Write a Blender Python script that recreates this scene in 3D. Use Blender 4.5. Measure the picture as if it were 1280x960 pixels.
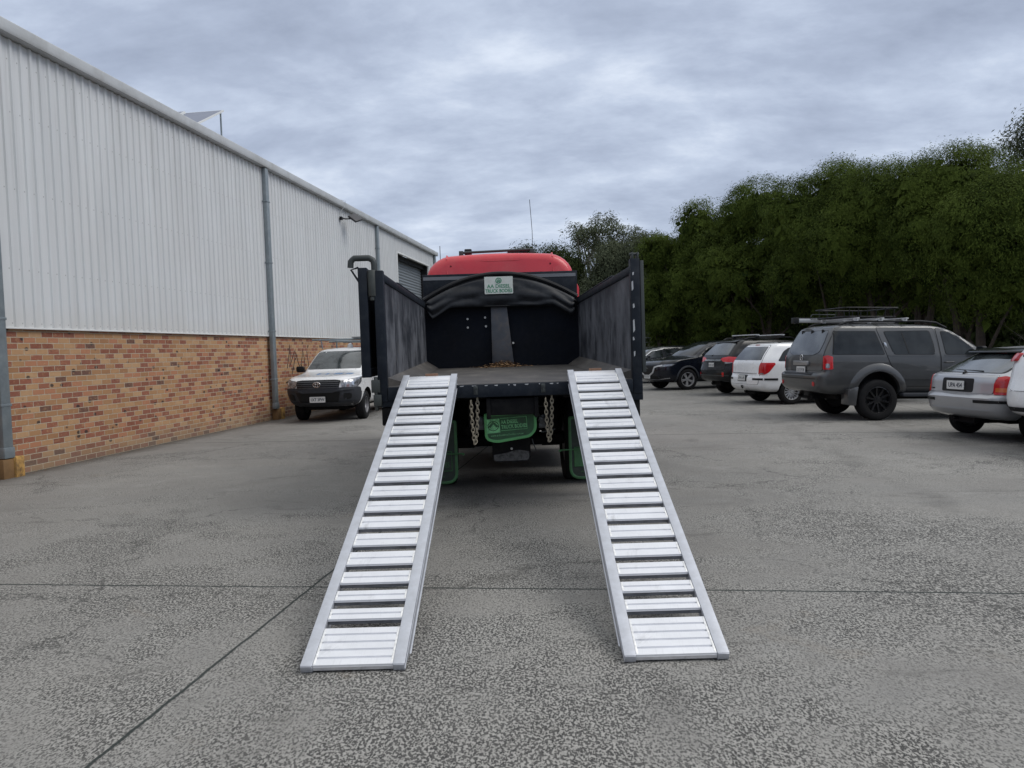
import bpy, bmesh, math, random
import numpy as np
from mathutils import Vector, Matrix
from mathutils.bvhtree import BVHTree
from math import sin, cos, radians as rad, pi, atan2, sqrt, hypot

for o in list(bpy.data.objects):
    bpy.data.objects.remove(o)
S = bpy.context.scene
COL = S.collection

# ------------------------------------------------------------------ camera
CH = 1.55
pitch = math.atan(42.3 / 960.0)
roll = math.atan(0.033)
fw = Vector((0, cos(pitch), -sin(pitch)))
r0 = Vector((1, 0, 0))
u0 = r0.cross(fw)
rr_ = r0 * cos(roll) - u0 * sin(roll)
uu_ = u0 * cos(roll) + r0 * sin(roll)
cam_d = bpy.data.cameras.new("camera")
cam = bpy.data.objects.new("camera", cam_d)
COL.objects.link(cam)
M = Matrix((rr_, uu_, -fw)).transposed().to_4x4()
M.translation = Vector((0, 0, CH))
cam.matrix_world = M
cam_d.sensor_width = 36
cam_d.lens = 27.0
cam_d.clip_start = 0.05
cam_d.clip_end = 3000
S.camera = cam

# ------------------------------------------------------------------ world, sun, exposure
SUN_EL, SUN_AZ = 48.0, 102.0      # azimuth clockwise from +Y
W = bpy.data.worlds.new("World")
S.world = W
W.use_nodes = True
nt = W.node_tree
nt.nodes.clear()
def wn(t, **k):
    n = nt.nodes.new(t)
    for a, b in k.items():
        setattr(n, a, b)
    return n
def lk(a, b):
    nt.links.new(a, b)
out = wn('ShaderNodeOutputWorld')
bg = wn('ShaderNodeBackground')
bg.inputs['Strength'].default_value = 0.1
sky = wn('ShaderNodeTexSky', sky_type='NISHITA')
sky.sun_disc = False
sky.sun_elevation = rad(SUN_EL)
sky.sun_rotation = rad(SUN_AZ)
tc = wn('ShaderNodeTexCoord')
sp = wn('ShaderNodeSeparateXYZ')
lk(tc.outputs['Generated'], sp.inputs[0])
def wm(op, a, b=None, c=None):
    n = wn('ShaderNodeMath', operation=op)
    for i, v in enumerate((a, b, c)):
        if v is None: continue
        if isinstance(v, (int, float)): n.inputs[i].default_value = v
        else: lk(v, n.inputs[i])
    return n.outputs[0]
zc = wm('ADD', wm('MAXIMUM', sp.outputs['Z'], 0.0), 0.30)
cx = wm('DIVIDE', sp.outputs['X'], zc)
cy = wm('DIVIDE', sp.outputs['Y'], zc)
cb = wn('ShaderNodeCombineXYZ')
lk(cx, cb.inputs[0]); lk(cy, cb.inputs[1])
n1 = wn('ShaderNodeTexNoise', noise_dimensions='3D')
n1.inputs['Scale'].default_value = 2.7
n1.inputs['Detail'].default_value = 7
n1.inputs['Roughness'].default_value = 0.60
n1.inputs['Distortion'].default_value = 0.12
mp = wn('ShaderNodeMapping')
mp.inputs['Rotation'].default_value = (0, 0, rad(20))
mp.inputs['Scale'].default_value = (0.8, 1.25, 1)
mp.inputs['Location'].default_value = (3.1, 1.7, 0.4)
lk(cb.outputs[0], mp.inputs[0]); lk(mp.outputs[0], n1.inputs['Vector'])
n2 = wn('ShaderNodeTexNoise')
n2.inputs['Scale'].default_value = 0.8
n2.inputs['Detail'].default_value = 3
lk(mp.outputs[0], n2.inputs['Vector'])
cm = wm('ADD', wm('MULTIPLY', n1.outputs['Fac'], 0.74), wm('MULTIPLY', n2.outputs['Fac'], 0.26))
cr = wn('ShaderNodeValToRGB')
e = cr.color_ramp.elements
e[0].position = 0.36; e[0].color = (0.280, 0.325, 0.425, 1)
e[1].position = 0.67; e[1].color = (0.640, 0.700, 0.800, 1)
m_ = cr.color_ramp.elements.new(0.48); m_.color = (0.365, 0.420, 0.535, 1)
m_ = cr.color_ramp.elements.new(0.56); m_.color = (0.455, 0.518, 0.638, 1)
lk(cm, cr.inputs[0])
# cloud layer is thinner (brighter) overhead
zen = wn('ShaderNodeMapRange')
zen.inputs['From Min'].default_value = 0.40
zen.inputs['From Max'].default_value = 0.95
zen.inputs['To Min'].default_value = 10.4
zen.inputs['To Max'].default_value = 13.5
lk(sp.outputs['Z'], zen.inputs['Value'])
vm = wn('ShaderNodeVectorMath', operation='SCALE')
warm = wn('ShaderNodeMix', data_type='RGBA'); warm.inputs['B'].default_value = (0.70, 0.70, 0.68, 1)
wf_ = wn('ShaderNodeMapRange'); wf_.inputs['From Min'].default_value = 0.45; wf_.inputs['From Max'].default_value = 0.8; wf_.inputs['To Max'].default_value = 0.8
lk(sp.outputs['Z'], wf_.inputs['Value']); lk(wf_.outputs[0], warm.inputs['Factor']); lk(cr.outputs[0], warm.inputs['A'])
lk(warm.outputs['Result'], vm.inputs[0]); lk(zen.outputs[0], vm.inputs['Scale'])
mx = wn('ShaderNodeMix', data_type='RGBA')
mx.inputs['Factor'].default_value = 0.94
lk(sky.outputs[0], mx.inputs['A']); lk(vm.outputs[0], mx.inputs['B'])
lk(mx.outputs['Result'], bg.inputs['Color'])
lk(bg.outputs[0], out.inputs['Surface'])

sd = bpy.data.lights.new("sun", 'SUN')
sd.energy = 1.25
sd.angle = rad(35)
sd.color = (1.0, 0.965, 0.92)
sun = bpy.data.objects.new("sun", sd)
COL.objects.link(sun)
dv = Vector((sin(rad(SUN_AZ)) * cos(rad(SUN_EL)), cos(rad(SUN_AZ)) * cos(rad(SUN_EL)), sin(rad(SUN_EL))))
sun.rotation_euler = dv.to_track_quat('Z', 'Y').to_euler()

S.view_settings.view_transform = 'Standard'
S.view_settings.look = 'None'
S.view_settings.exposure = 0.28
S.view_settings.gamma = 1.0
S.view_settings.use_curve_mapping = False
S.cycles.use_denoising = True
S.cycles.max_bounces = 8
S.cycles.transparent_max_bounces = 8
S.render.film_transparent = False

# ------------------------------------------------------------------ helpers
def tag(o, label=None, cat=None, group=None, kind=None):
    if label: o['label'] = label
    if cat: o['category'] = cat
    if group: o['group'] = group
    if kind: o['kind'] = kind
    return o
def empty(name, loc=(0, 0, 0), rz=0.0, parent=None, rx=0.0, ry=0.0):
    o = bpy.data.objects.new(name, None)
    o.empty_display_size = 0.2
    o.location = loc
    o.rotation_euler = (rx, ry, rz)
    COL.objects.link(o)
    if parent: o.parent = parent
    return o

class NB:
    """small node-graph writer"""
    def __init__(s, name):
        s.m = bpy.data.materials.new(name); s.m.use_nodes = True
        s.t = s.m.node_tree; s.t.nodes.clear()
        s.out = s.n('ShaderNodeOutputMaterial')
        s.b = s.n('ShaderNodeBsdfPrincipled')
        s.l(s.b.outputs[0], s.out.inputs['Surface'])
        s.tc = s.n('ShaderNodeTexCoord')
    def n(s, t, **k):
        n = s.t.nodes.new(t)
        for a, b in k.items(): setattr(n, a, b)
        return n
    def l(s, a, b): s.t.links.new(a, b)
    def setin(s, inp, v):
        if isinstance(v, bpy.types.NodeSocket): s.l(v, inp)
        elif isinstance(v, (tuple, list)) and len(v) == 3 and inp.type == 'RGBA': inp.default_value = (*v, 1)
        else: inp.default_value = v
    def math(s, op, a, b=None, c=None, clamp=False):
        n = s.n('ShaderNodeMath', operation=op); n.use_clamp = clamp
        for i, v in enumerate((a, b, c)):
            if v is not None: s.setin(n.inputs[i], v)
        return n.outputs[0]
    def noise(s, vec, scale, detail=4, rough=.55, dist=0.0, out='Fac'):
        n = s.n('ShaderNodeTexNoise')
        s.l(vec, n.inputs['Vector'])
        n.inputs['Scale'].default_value = scale; n.inputs['Detail'].default_value = detail
        n.inputs['Roughness'].default_value = rough; n.inputs['Distortion'].default_value = dist
        return n.outputs[out]
    def mapping(s, vec, scale=(1, 1, 1), rot=(0, 0, 0), loc=(0, 0, 0)):
        n = s.n('ShaderNodeMapping')
        s.l(vec, n.inputs[0]); n.inputs['Scale'].default_value = scale
        n.inputs['Rotation'].default_value = rot; n.inputs['Location'].default_value = loc
        return n.outputs[0]
    def ramp(s, fac, stops, interp='LINEAR'):
        n = s.n('ShaderNodeValToRGB'); n.color_ramp.interpolation = interp
        el = n.color_ramp.elements
        while len(el) > 1: el.remove(el[0])
        for i, (p, c) in enumerate(stops):
            if isinstance(c, (int, float)): c = (c, c, c)
            x = el[0] if i == 0 else el.new(p)
            x.position = p; x.color = (*c, 1)
        s.l(fac, n.inputs[0])
        return n.outputs[0]
    def maprange(s, v, a, b, c=0.0, d=1.0):
        n = s.n('ShaderNodeMapRange'); s.setin(n.inputs[0], v)
        for i, q in enumerate((a, b, c, d)): s.setin(n.inputs[i + 1], q)
        return n.outputs[0]
    def mix(s, f, a, b, mode='MIX'):
        n = s.n('ShaderNodeMix', data_type='RGBA', blend_type=mode)
        s.setin(n.inputs['Factor'], f); s.setin(n.inputs['A'], a); s.setin(n.inputs['B'], b)
        return n.outputs['Result']
    def bump(s, h, strength=.3, dist=.01):
        n = s.n('ShaderNodeBump'); n.inputs['Strength'].default_value = strength
        n.inputs['Distance'].default_value = dist
        s.l(h, n.inputs['Height']); s.l(n.outputs[0], s.b.inputs['Normal'])
    def p(s, **k):
        nm = dict(color='Base Color', rough='Roughness', metal='Metallic', coat='Coat Weight', coatr='Coat Roughness',
                  spec='Specular IOR Level', alpha='Alpha', trans='Transmission Weight', emis='Emission Color', emiss='Emission Strength')
        for a, v in k.items(): s.setin(s.b.inputs[nm[a]], v)
        return s

MATS = {}
def mat(name, color, rough=.5, metal=0.0, coat=0.0, var=0.12, vscale=4.0, rvar=.12, spec=.5, bump=0.0, bscale=60., dirt=None, dirtamt=.5, dirtscale=2.5, streak=False):
    """paint / metal / rubber with a little procedural unevenness; dirt = a second colour in patches"""
    if name in MATS: return MATS[name]
    g = NB(name)
    v = g.tc.outputs['Object']
    nz = g.noise(v, vscale, 5, .6)
    c1 = tuple(min(1, x * (1 + var)) for x in color); c0 = tuple(x * (1 - var) for x in color)
    col = g.ramp(nz, [(.3, c0), (.7, c1)])
    if dirt is not None:
        vv = g.mapping(v, (1, 1, .12)) if streak else v
        dn = g.noise(vv, dirtscale, 8, .68)
        col = g.mix(g.maprange(dn, .46, .66, 0, dirtamt), col, dirt)
    r = g.maprange(nz, .3, .7, max(.02, rough - rvar * rough), min(1, rough + rvar))
    g.p(color=col, rough=r, metal=metal, coat=coat, coatr=.04, spec=spec)
    if bump: g.bump(g.noise(v, bscale, 3), bump, .004)
    MATS[name] = g.m
    return g.m

class MB:
    """collects shapes, built as ONE mesh object"""
    def __init__(s): s.v = []; s.f = []; s.mi = []; s.cur = 0
    def add(s, vs, fs, M=None):
        b = len(s.v)
        if M is not None: vs = [M @ Vector(p) for p in vs]
        s.v += [tuple(p) for p in vs]
        for f in fs:
            s.f.append(tuple(b + i for i in f)); s.mi.append(s.cur)
        return s
    def box(s, x0, x1, y0, y1, z0, z1, M=None):
        v = [(x0, y0, z0), (x1, y0, z0), (x1, y1, z0), (x0, y1, z0), (x0, y0, z1), (x1, y0, z1), (x1, y1, z1), (x0, y1, z1)]
        f = [(0, 3, 2, 1), (4, 5, 6, 7), (0, 1, 5, 4), (1, 2, 6, 5), (2, 3, 7, 6), (3, 0, 4, 7)]
        return s.add(v, f, M)
    def prism(s, poly, h0, h1, axis='z', M=None):
        """poly in the plane across the axis, extruded from h0 to h1"""
        def P(a, b, h):
            return {'z': (a, b, h), 'x': (h, a, b), 'y': (a, h, b)}[axis]
        n = len(poly)
        v = [P(a, b, h0) for a, b in poly] + [P(a, b, h1) for a, b in poly]
        f = [tuple(range(n))[::-1], tuple(range(n, 2 * n))] + [(i, (i + 1) % n, n + (i + 1) % n, n + i) for i in range(n)]
        return s.add(v, f, M)
    def tube(s, pts, r, seg=8, cap=True, M=None, closed=False):
        pts = [Vector(p) for p in pts]; n = len(pts)
        rs = r if isinstance(r, (list, tuple)) else [r] * n
        v = []; f = []
        t0 = (pts[1] - pts[0]).normalized()
        a = Vector((0, 0, 1)) if abs(t0.z) < .9 else Vector((1, 0, 0))
        nrm = t0.cross(a).normalized()
        for i in range(n):
            if closed: t = (pts[(i + 1) % n] - pts[i - 1]).normalized()
            else: t = (pts[min(i + 1, n - 1)] - pts[max(i - 1, 0)]).normalized()
            nrm = (nrm - t * nrm.dot(t)).normalized(); bn = t.cross(nrm)
            for k in range(seg):
                q = 2 * pi * k / seg
                v.append(pts[i] + (nrm * cos(q) + bn * sin(q)) * rs[i])
        m = n if closed else n - 1
        for i in range(m):
            j = (i + 1) % n
            for k in range(seg):
                l = (k + 1) % seg
                f.append((i * seg + k, i * seg + l, j * seg + l, j * seg + k))
        if cap and not closed:
            f.append(tuple(range(seg))[::-1]); f.append(tuple((n - 1) * seg + k for k in range(seg)))
        return s.add(v, f, M)
    def cyl(s, p0, p1, r, seg=16, M=None): return s.tube([p0, p1], r, seg, True, M)
    def lathe(s, prof, seg=32, axis='y', M=None, close=False):
        """prof: (radius, height) pairs turned about the axis"""
        v = []; f = []; n = len(prof)
        for r, h in prof:
            for k in range(seg):
                q = 2 * pi * k / seg
                c_, s_ = r * cos(q), r * sin(q)
                v.append({'y': (c_, h, s_), 'z': (c_, s_, h), 'x': (h, c_, s_)}[axis])
        for i in range(n if close else n - 1):
            j = (i + 1) % n
            for k in range(seg):
                l = (k + 1) % seg
                f.append((i * seg + k, i * seg + l, j * seg + l, j * seg + k))
        if not close:
            f.append(tuple(range(seg))); f.append(tuple((n - 1) * seg + k for k in range(seg))[::-1])
        return s.add(v, f, M)
    def build(s, name, mats, parent=None, smooth=True, ang=35, bevel=0.0, bseg=2, rec=True):
        me = bpy.data.meshes.new(name)
        me.from_pydata(s.v, [], s.f)
        if not isinstance(mats, (list, tuple)): mats = [mats]
        for m in mats: me.materials.append(m)
        if len(mats) > 1: me.polygons.foreach_set('material_index', s.mi)
        bm = bmesh.new(); bm.from_mesh(me)
        if rec: bmesh.ops.recalc_face_normals(bm, faces=bm.faces)
        if bevel:
            es = [e for e in bm.edges if len(e.link_faces) == 2 and e.calc_face_angle(0) > .6]
            bmesh.ops.bevel(bm, geom=es, offset=bevel, segments=bseg, profile=.5, affect='EDGES', clamp_overlap=True)
        bm.to_mesh(me); bm.free()
        if smooth:
            me.shade_smooth(); me.set_sharp_from_angle(angle=rad(ang))
        me.update()
        o = bpy.data.objects.new(name, me)
        COL.objects.link(o)
        if parent: o.parent = parent
        return o

def rpoly(pts, r=.03, seg=4):
    """round the corners of a polygon; r number or list"""
    out = []; n = len(pts)
    for i in range(n):
        p = Vector(pts[i]); a = Vector(pts[i - 1]); b = Vector(pts[(i + 1) % n])
        rad_ = r[i] if isinstance(r, (list, tuple)) else r
        da = (a - p); db = (b - p)
        k = min(rad_, da.length * .45, db.length * .45)
        if k < 1e-4: out.append(tuple(p)); continue
        p0 = p + da.normalized() * k; p1 = p + db.normalized() * k
        for j in range(seg + 1):
            t = j / seg
            q = p0 * (1 - t) ** 2 + p * 2 * t * (1 - t) + p1 * t * t
            out.append(tuple(q))
    return out
def rrect(x0, x1, y0, y1, r=.03, seg=4): return rpoly([(x0, y0), (x1, y0), (x1, y1), (x0, y1)], r, seg)

FONT_CACHE = {}
def lettering(body, size, m, parent, M, name='lettering', ext=.0015, align='CENTER', sx=1.0, shear=0.0, bold=0.0):
    cu = bpy.data.curves.new('txt', 'FONT')
    cu.body = body; cu.size = size; cu.extrude = ext; cu.align_x = align; cu.align_y = 'CENTER'
    cu.shear = shear; cu.offset = bold; cu.resolution_u = 3
    to = bpy.data.objects.new('txt', cu); COL.objects.link(to)
    bpy.context.view_layer.update()
    me = bpy.data.meshes.new_from_object(to)
    bpy.data.objects.remove(to); bpy.data.curves.remove(cu)
    me.transform(M @ Matrix.Diagonal((sx, 1, 1, 1)))
    me.materials.clear(); me.materials.append(m)
    me.name = name
    o = bpy.data.objects.new(name, me); COL.objects.link(o)
    if parent: o.parent = parent
    return o

def frame(origin, xdir, ydir):
    """matrix whose x runs along xdir, y along ydir"""
    x = Vector(xdir).normalized(); y = Vector(ydir).normalized(); z = x.cross(y).normalized(); y = z.cross(x)
    m = Matrix((x, y, z)).transposed().to_4x4(); m.translation = Vector(origin)
    return m

# ------------------------------------------------------------------ terrain
BD = Vector((sin(rad(7.5)), cos(rad(7.5)), 0))      # along the warehouse
BN = Vector((BD.y, -BD.x, 0))                        # away from its wall
def gz(x, y):
    u = x * BN.x + y * BN.y
    t = (u - 4.3) / 1.0
    sp_ = math.log1p(math.exp(min(30, t))) * 1.0
    return -0.038 * min(sp_, 9.0)

def ground_sheet(name, us, vs, dz, m):
    verts = []; faces = []
    for v in vs:
        for u in us:
            p = BN * u + BD * v
            verts.append((p.x, p.y, gz(p.x, p.y) + dz))
    n = len(us)
    for j in range(len(vs) - 1):
        for i in range(n - 1):
            faces.append((j * n + i, j * n + i + 1, (j + 1) * n + i + 1, (j + 1) * n + i))
    me = bpy.data.meshes.new(name); me.from_pydata(verts, [], faces); me.materials.append(m); me.shade_smooth()
    o = bpy.data.objects.new(name, me); COL.objects.link(o); o['kind'] = 'structure'
    return o

# soil and grass far sheet
g = NB('dry_grass_soil')
v = g.tc.outputs['Object']
a = g.noise(v, .35, 8, .7); b = g.noise(v, 9, 6, .7)
col = g.ramp(a, [(.3, (.045, .055, .022)), (.55, (.09, .085, .045)), (.75, (.13, .11, .07))])
col = g.mix(.5, col, g.ramp(b, [(.3, (.03, .035, .018)), (.7, (.16, .14, .09))]))
g.p(color=col, rough=.95); g.bump(b, .8, .05)
M_SOIL = g.m
us = [-400, -200, -100, -40, -8.5, 0, 3.5, 4.5, 5.5, 7, 9, 11, 12.5, 13.5, 15, 20, 40, 100, 250, 400]
ground_sheet('ground', us, [-300, -100, -40, 0, 30, 60, 120, 300, 600], -0.06, M_SOIL)

# concrete yard ---------------------------------------------------
g = NB('worn_concrete')
v = g.tc.outputs['Object']
vr = g.mapping(v, (1, 1, 1), (0, 0, rad(7.5)))      # x = u, y = v in yard axes
big = g.noise(v, .33, 6, .62, .4)
big2 = g.noise(g.mapping(v, (.45, 1.2, 1), (0, 0, rad(-12))), .9, 7, .66, .6)
mid = g.noise(v, 2.6, 6, .65, .3)
fine = g.noise(v, 130, 3, .6)
# exposed aggregate: elongated dark pebbles where the paste has worn off
peb = g.noise(g.mapping(v, (1, .62, 1), (0, 0, rad(14))), 88, 1.5, .5, .5)
pv = g.n('ShaderNodeVectorMath', operation='ADD'); g.l(v, pv.inputs[0])
pn = g.n('ShaderNodeVectorMath', operation='SCALE'); g.l(g.noise(v, 90, 2, .5, 0, 'Color'), pn.inputs[0]); pn.inputs['Scale'].default_value = .014; g.l(pn.outputs[0], pv.inputs[1])
peb2 = g.n('ShaderNodeTexVoronoi'); g.l(g.mapping(pv.outputs[0], (1, .62, 1), (0, 0, rad(20))), peb2.inputs['Vector']); peb2.inputs['Scale'].default_value = 92
pc = g.n('ShaderNodeSeparateColor'); g.l(peb2.outputs['Color'], pc.inputs[0])
wear = g.math('ADD', g.math('MULTIPLY', g.noise(v, .50, 7, .62, .5), .75), g.math('MULTIPLY', mid, .25))
spv = g.n('ShaderNodeSeparateXYZ'); g.l(vr, spv.inputs[0])
wearm = g.maprange(g.math('ADD', wear, g.maprange(spv.outputs[1], 3.0, 7.5, .055, -.03)), .42, .56, 0, 1)
base = g.ramp(big, [(.30, (.110, .102, .088)), (.5, (.170, .160, .141)), (.70, (.245, .234, .208))])
base = g.mix(g.maprange(big2, .42, .68, 0, .55), base, (.165, .162, .150))
base = g.mix(g.maprange(g.noise(v, 1.3, 8, .7, 1.0), .56, .72, 0, .5), base, (.34, .332, .31))
base = g.mix(.28, base, g.ramp(fine, [(.3, .10), (.7, .52)]))
base = g.mix(g.math('MULTIPLY', wearm, .60), base, (.335, .328, .305))
thr = g.maprange(wearm, 0, 1, .39, .495)
pm = g.math('MULTIPLY', g.maprange(g.math('SUBTRACT', thr, peb), -.006, .02, 0, 1), g.maprange(wearm, 0, 1, .35, .85))
stn = g.math('MULTIPLY', g.math('LESS_THAN', pc.outputs[0], g.maprange(wearm, 0, 1, .10, .52)), g.maprange(peb2.outputs['Distance'], .38, .46, 1, 0))
stn = g.math('MULTIPLY', stn, g.maprange(wearm, 0, 1, .45, 1))
pm = g.math('MAXIMUM', pm, stn)
base = g.mix(pm, base, g.ramp(g.noise(v, 25, 2), [(.3, (.026, .026, .026)), (.7, (.065, .063, .060))]))
lightp = g.maprange(g.math('SUBTRACT', peb, .585), 0, .03, 0, 1)
base = g.mix(g.math('MULTIPLY', lightp, g.maprange(wearm, 0, 1, .1, .5)), base, (.40, .39, .365))
# dark weather stains and rusty patches
st = g.noise(g.mapping(v, (.7, 1.6, 1), (0, 0, rad(7))), 1.15, 9, .72, 1.4)
base = g.mix(g.maprange(st, .57, .70, 0, .6), base, (.070, .067, .061))
ru = g.noise(v, .8, 6, .7, 1.0)
base = g.mix(g.maprange(ru, .62, .72, 0, .35), base, (.20, .165, .125))
sepv = g.n('ShaderNodeSeparateXYZ'); g.l(vr, sepv.inputs[0])
# the yard rotates by 7.5 deg: u = x*cos - y*sin , v = x*sin + y*cos
wob = g.math('MULTIPLY', g.math('SUBTRACT', g.noise(v, 3.0, 6, .7), .5), .035)
def line(coord, at, w, wob_=True):
    d = g.math('ABSOLUTE', g.math('SUBTRACT', g.math('ADD', coord, wob) if wob_ else coord, at))
    return g.math('SUBTRACT', 1.0, g.maprange(d, w * .45, w, 0, 1))
U, V = sepv.outputs[0], sepv.outputs[1]
jl = None
for c_, at, w in [(V, 4.89, .0135), (V, 13.5, .020), (V, 22.2, .016), (V, 31, .02), (V, -3.7, .01), (U, -2.05, .0125), (U, 6.9, .012), (U, 15.2, .012)]:
    q = line(c_, at, w)
    jl = q if jl is None else g.math('MAXIMUM', jl, q)
base = g.mix(g.math('MULTIPLY', jl, .95), base, (.022, .030, .028))
# dirt gathered along the wall, and a few old oil drips
dw = g.maprange(g.math('ADD', U, g.math('MULTIPLY', g.noise(v, 2.5, 6, .7), .5)), -8.25, -7.75, .75, 0)
base = g.mix(dw, base, (.055, .048, .038))
ov = g.n('ShaderNodeTexVoronoi'); g.l(g.mapping(v, (1, 1, 1), (0, 0, 0), (.37, .21, 0)), ov.inputs['Vector']); ov.inputs['Scale'].default_value = .42
od = g.maprange(g.math('ADD', ov.outputs['Distance'], g.math('MULTIPLY', g.math('SUBTRACT', g.noise(v, 6, 6, .7), .5), .10)), .035, .085, .55, 0)
base = g.mix(od, base, (.045, .043, .040))
# faint tyre tracks running along the yard
tk = None
for at in (-1.55, .25, 3.1, 4.9):
    d_ = g.math('ABSOLUTE', g.math('SUBTRACT', g.math('ADD', U, g.math('MULTIPLY', g.math('SUBTRACT', g.noise(v, .35, 3), .5), 1.6)), at))
    q = g.maprange(d_, .05, .19, 1, 0); tk = q if tk is None else g.math('MAXIMUM', tk, q)
base = g.mix(g.math('MULTIPLY', tk, g.maprange(g.noise(v, 1.7, 6, .7), .42, .62, 0, .32)), base, (.06, .058, .055))
# hairline cracks
vo = g.n('ShaderNodeTexVoronoi', feature='DISTANCE_TO_EDGE')
wv = g.n('ShaderNodeVectorMath', operation='ADD'); g.l(v, wv.inputs[0])
nzv = g.noise(v, 1.1, 7, .7, 0, 'Color'); sc_ = g.n('ShaderNodeVectorMath', operation='SCALE'); g.l(nzv, sc_.inputs[0]); sc_.inputs['Scale'].default_value = 1.1
g.l(sc_.outputs[0], wv.inputs[1]); g.l(wv.outputs[0], vo.inputs['Vector']); vo.inputs['Scale'].default_value = .30
ck = g.math('MULTIPLY', g.math('SUBTRACT', 1.0, g.maprange(vo.outputs['Distance'], .0014, .0040, 0, 1)), g.maprange(g.noise(v, .5, 3), .42, .54, 0, .75))
base = g.mix(ck, base, (.05, .05, .047))
g.p(color=base, rough=g.maprange(mid, .3, .7, .72, .92), spec=.35)
hgt = g.math('SUBTRACT', g.math('SUBTRACT', g.math('MULTIPLY', peb, .6), g.math('MULTIPLY', pm, .35)), g.math('MULTIPLY', jl, 1.0))
g.bump(hgt, .55, .012)
M_CONC = g.m
usy = [-8.52] + [-8 + i for i in range(0, 12)] + [3.5 + i * .5 for i in range(0, 24)] + [16.5, 18]
yard = ground_sheet('concrete_yard', usy, [-14 + i * 2.0 for i in range(0, 31)], 0.0, M_CONC)

# ------------------------------------------------------------------ warehouse
WO = Vector((-8.430, 1.110, 0))
bl = empty('warehouse', WO, atan2(BD.y, BD.x))
tag(bl, 'long warehouse with pale ribbed metal cladding above a tan and red brick base', 'building')
g = NB('mixed_brick')
v = g.tc.outputs['Object']
sx_ = g.n('ShaderNodeSeparateXYZ'); g.l(v, sx_.inputs[0])
cb_ = g.n('ShaderNodeCombineXYZ'); g.l(sx_.outputs[0], cb_.inputs[0]); g.l(sx_.outputs[2], cb_.inputs[1])
bt = g.n('ShaderNodeTexBrick')
g.l(cb_.outputs[0], bt.inputs['Vector'])
bt.inputs['Color1'].default_value = (0, 0, 0, 1); bt.inputs['Color2'].default_value = (1, 1, 1, 1); bt.inputs['Mortar'].default_value = (.5, .5, .5, 1)
bt.inputs['Scale'].default_value = 1; bt.inputs['Brick Width'].default_value = .24; bt.inputs['Row Height'].default_value = .0857
bt.inputs['Mortar Size'].default_value = .0065; bt.inputs['Mortar Smooth'].default_value = .15; bt.inputs['Bias'].default_value = 0
bc = g.ramp(bt.outputs['Color'], [(0, (.39, .215, .100)), (.10, (.46, .275, .140)), (.19, (.33, .170, .080)), (.28, (.48, .300, .160)), (.36, (.37, .200, .095)), (.44, (.43, .245, .118)),
                                   (.53, (.215, .068, .042)), (.66, (.28, .095, .058)), (.78, (.24, .082, .055)), (.88, (.42, .185, .10)), (.965, (.11, .055, .045))], 'CONSTANT')
sm = g.noise(g.mapping(cb_.outputs[0], (1, 1.6, 1), (0, 0, rad(35))), 9, 5, .6, 1.5)
bc = g.mix(g.maprange(sm, .56, .66, 0, .5), bc, (.48, .29, .145))
bc = g.mix(g.maprange(g.noise(cb_.outputs[0], 14, 4), .3, .7, 0, .35), bc, (.33, .17, .09))
# burnt header spots
vb = g.n('ShaderNodeTexVoronoi'); g.l(g.mapping(cb_.outputs[0], (1, 1.5, 1)), vb.inputs['Vector']); vb.inputs['Scale'].default_value = 3.8
bs = g.math('SUBTRACT', 1.0, g.maprange(g.math('ADD', vb.outputs['Distance'], g.math('MULTIPLY', g.math('SUBTRACT', g.noise(cb_.outputs[0], 22, 3), .5), .10)), .13, .19, 0, 1))
sv = g.n('ShaderNodeSeparateColor'); g.l(vb.outputs['Color'], sv.inputs[0])
bs = g.math('MULTIPLY', bs, g.math('GREATER_THAN', sv.outputs[0], .30))
bc = g.mix(g.math('MULTIPLY', bs, .88), bc, (.030, .024, .024))
# damp, dusty foot of the wall
ft = g.maprange(g.math('ADD', sx_.outputs[2], g.math('MULTIPLY', g.noise(v, 1.5, 6), .35)), .15, .55, .6, 0)
bc = g.mix(ft, bc, (.20, .165, .125))
mort = g.ramp(g.noise(v, 20, 4), [(.3, (.36, .29, .21)), (.7, (.50, .43, .33))])
bc = g.mix(bt.outputs['Fac'], bc, mort)
g.p(color=bc, rough=.88)
g.bump(g.math('SUBTRACT', g.math('MULTIPLY', g.noise(v, 60, 4), .25), bt.outputs['Fac']), .6, .008)
M_BRICK = g.m

g = NB('ribbed_cladding_paint')
v = g.tc.outputs['Object']
sx_ = g.n('ShaderNodeSeparateXYZ'); g.l(v, sx_.inputs[0])
a = g.noise(g.mapping(v, (1.0, 1, .06)), 5, 6, .6)
b = g.noise(v, .5, 6, .6)
col = g.ramp(a, [(.3, (.575, .592, .60)), (.7, (.66, .678, .686))])
col = g.mix(g.maprange(b, .4, .7, 0, .4), col, (.60, .60, .59))
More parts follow.
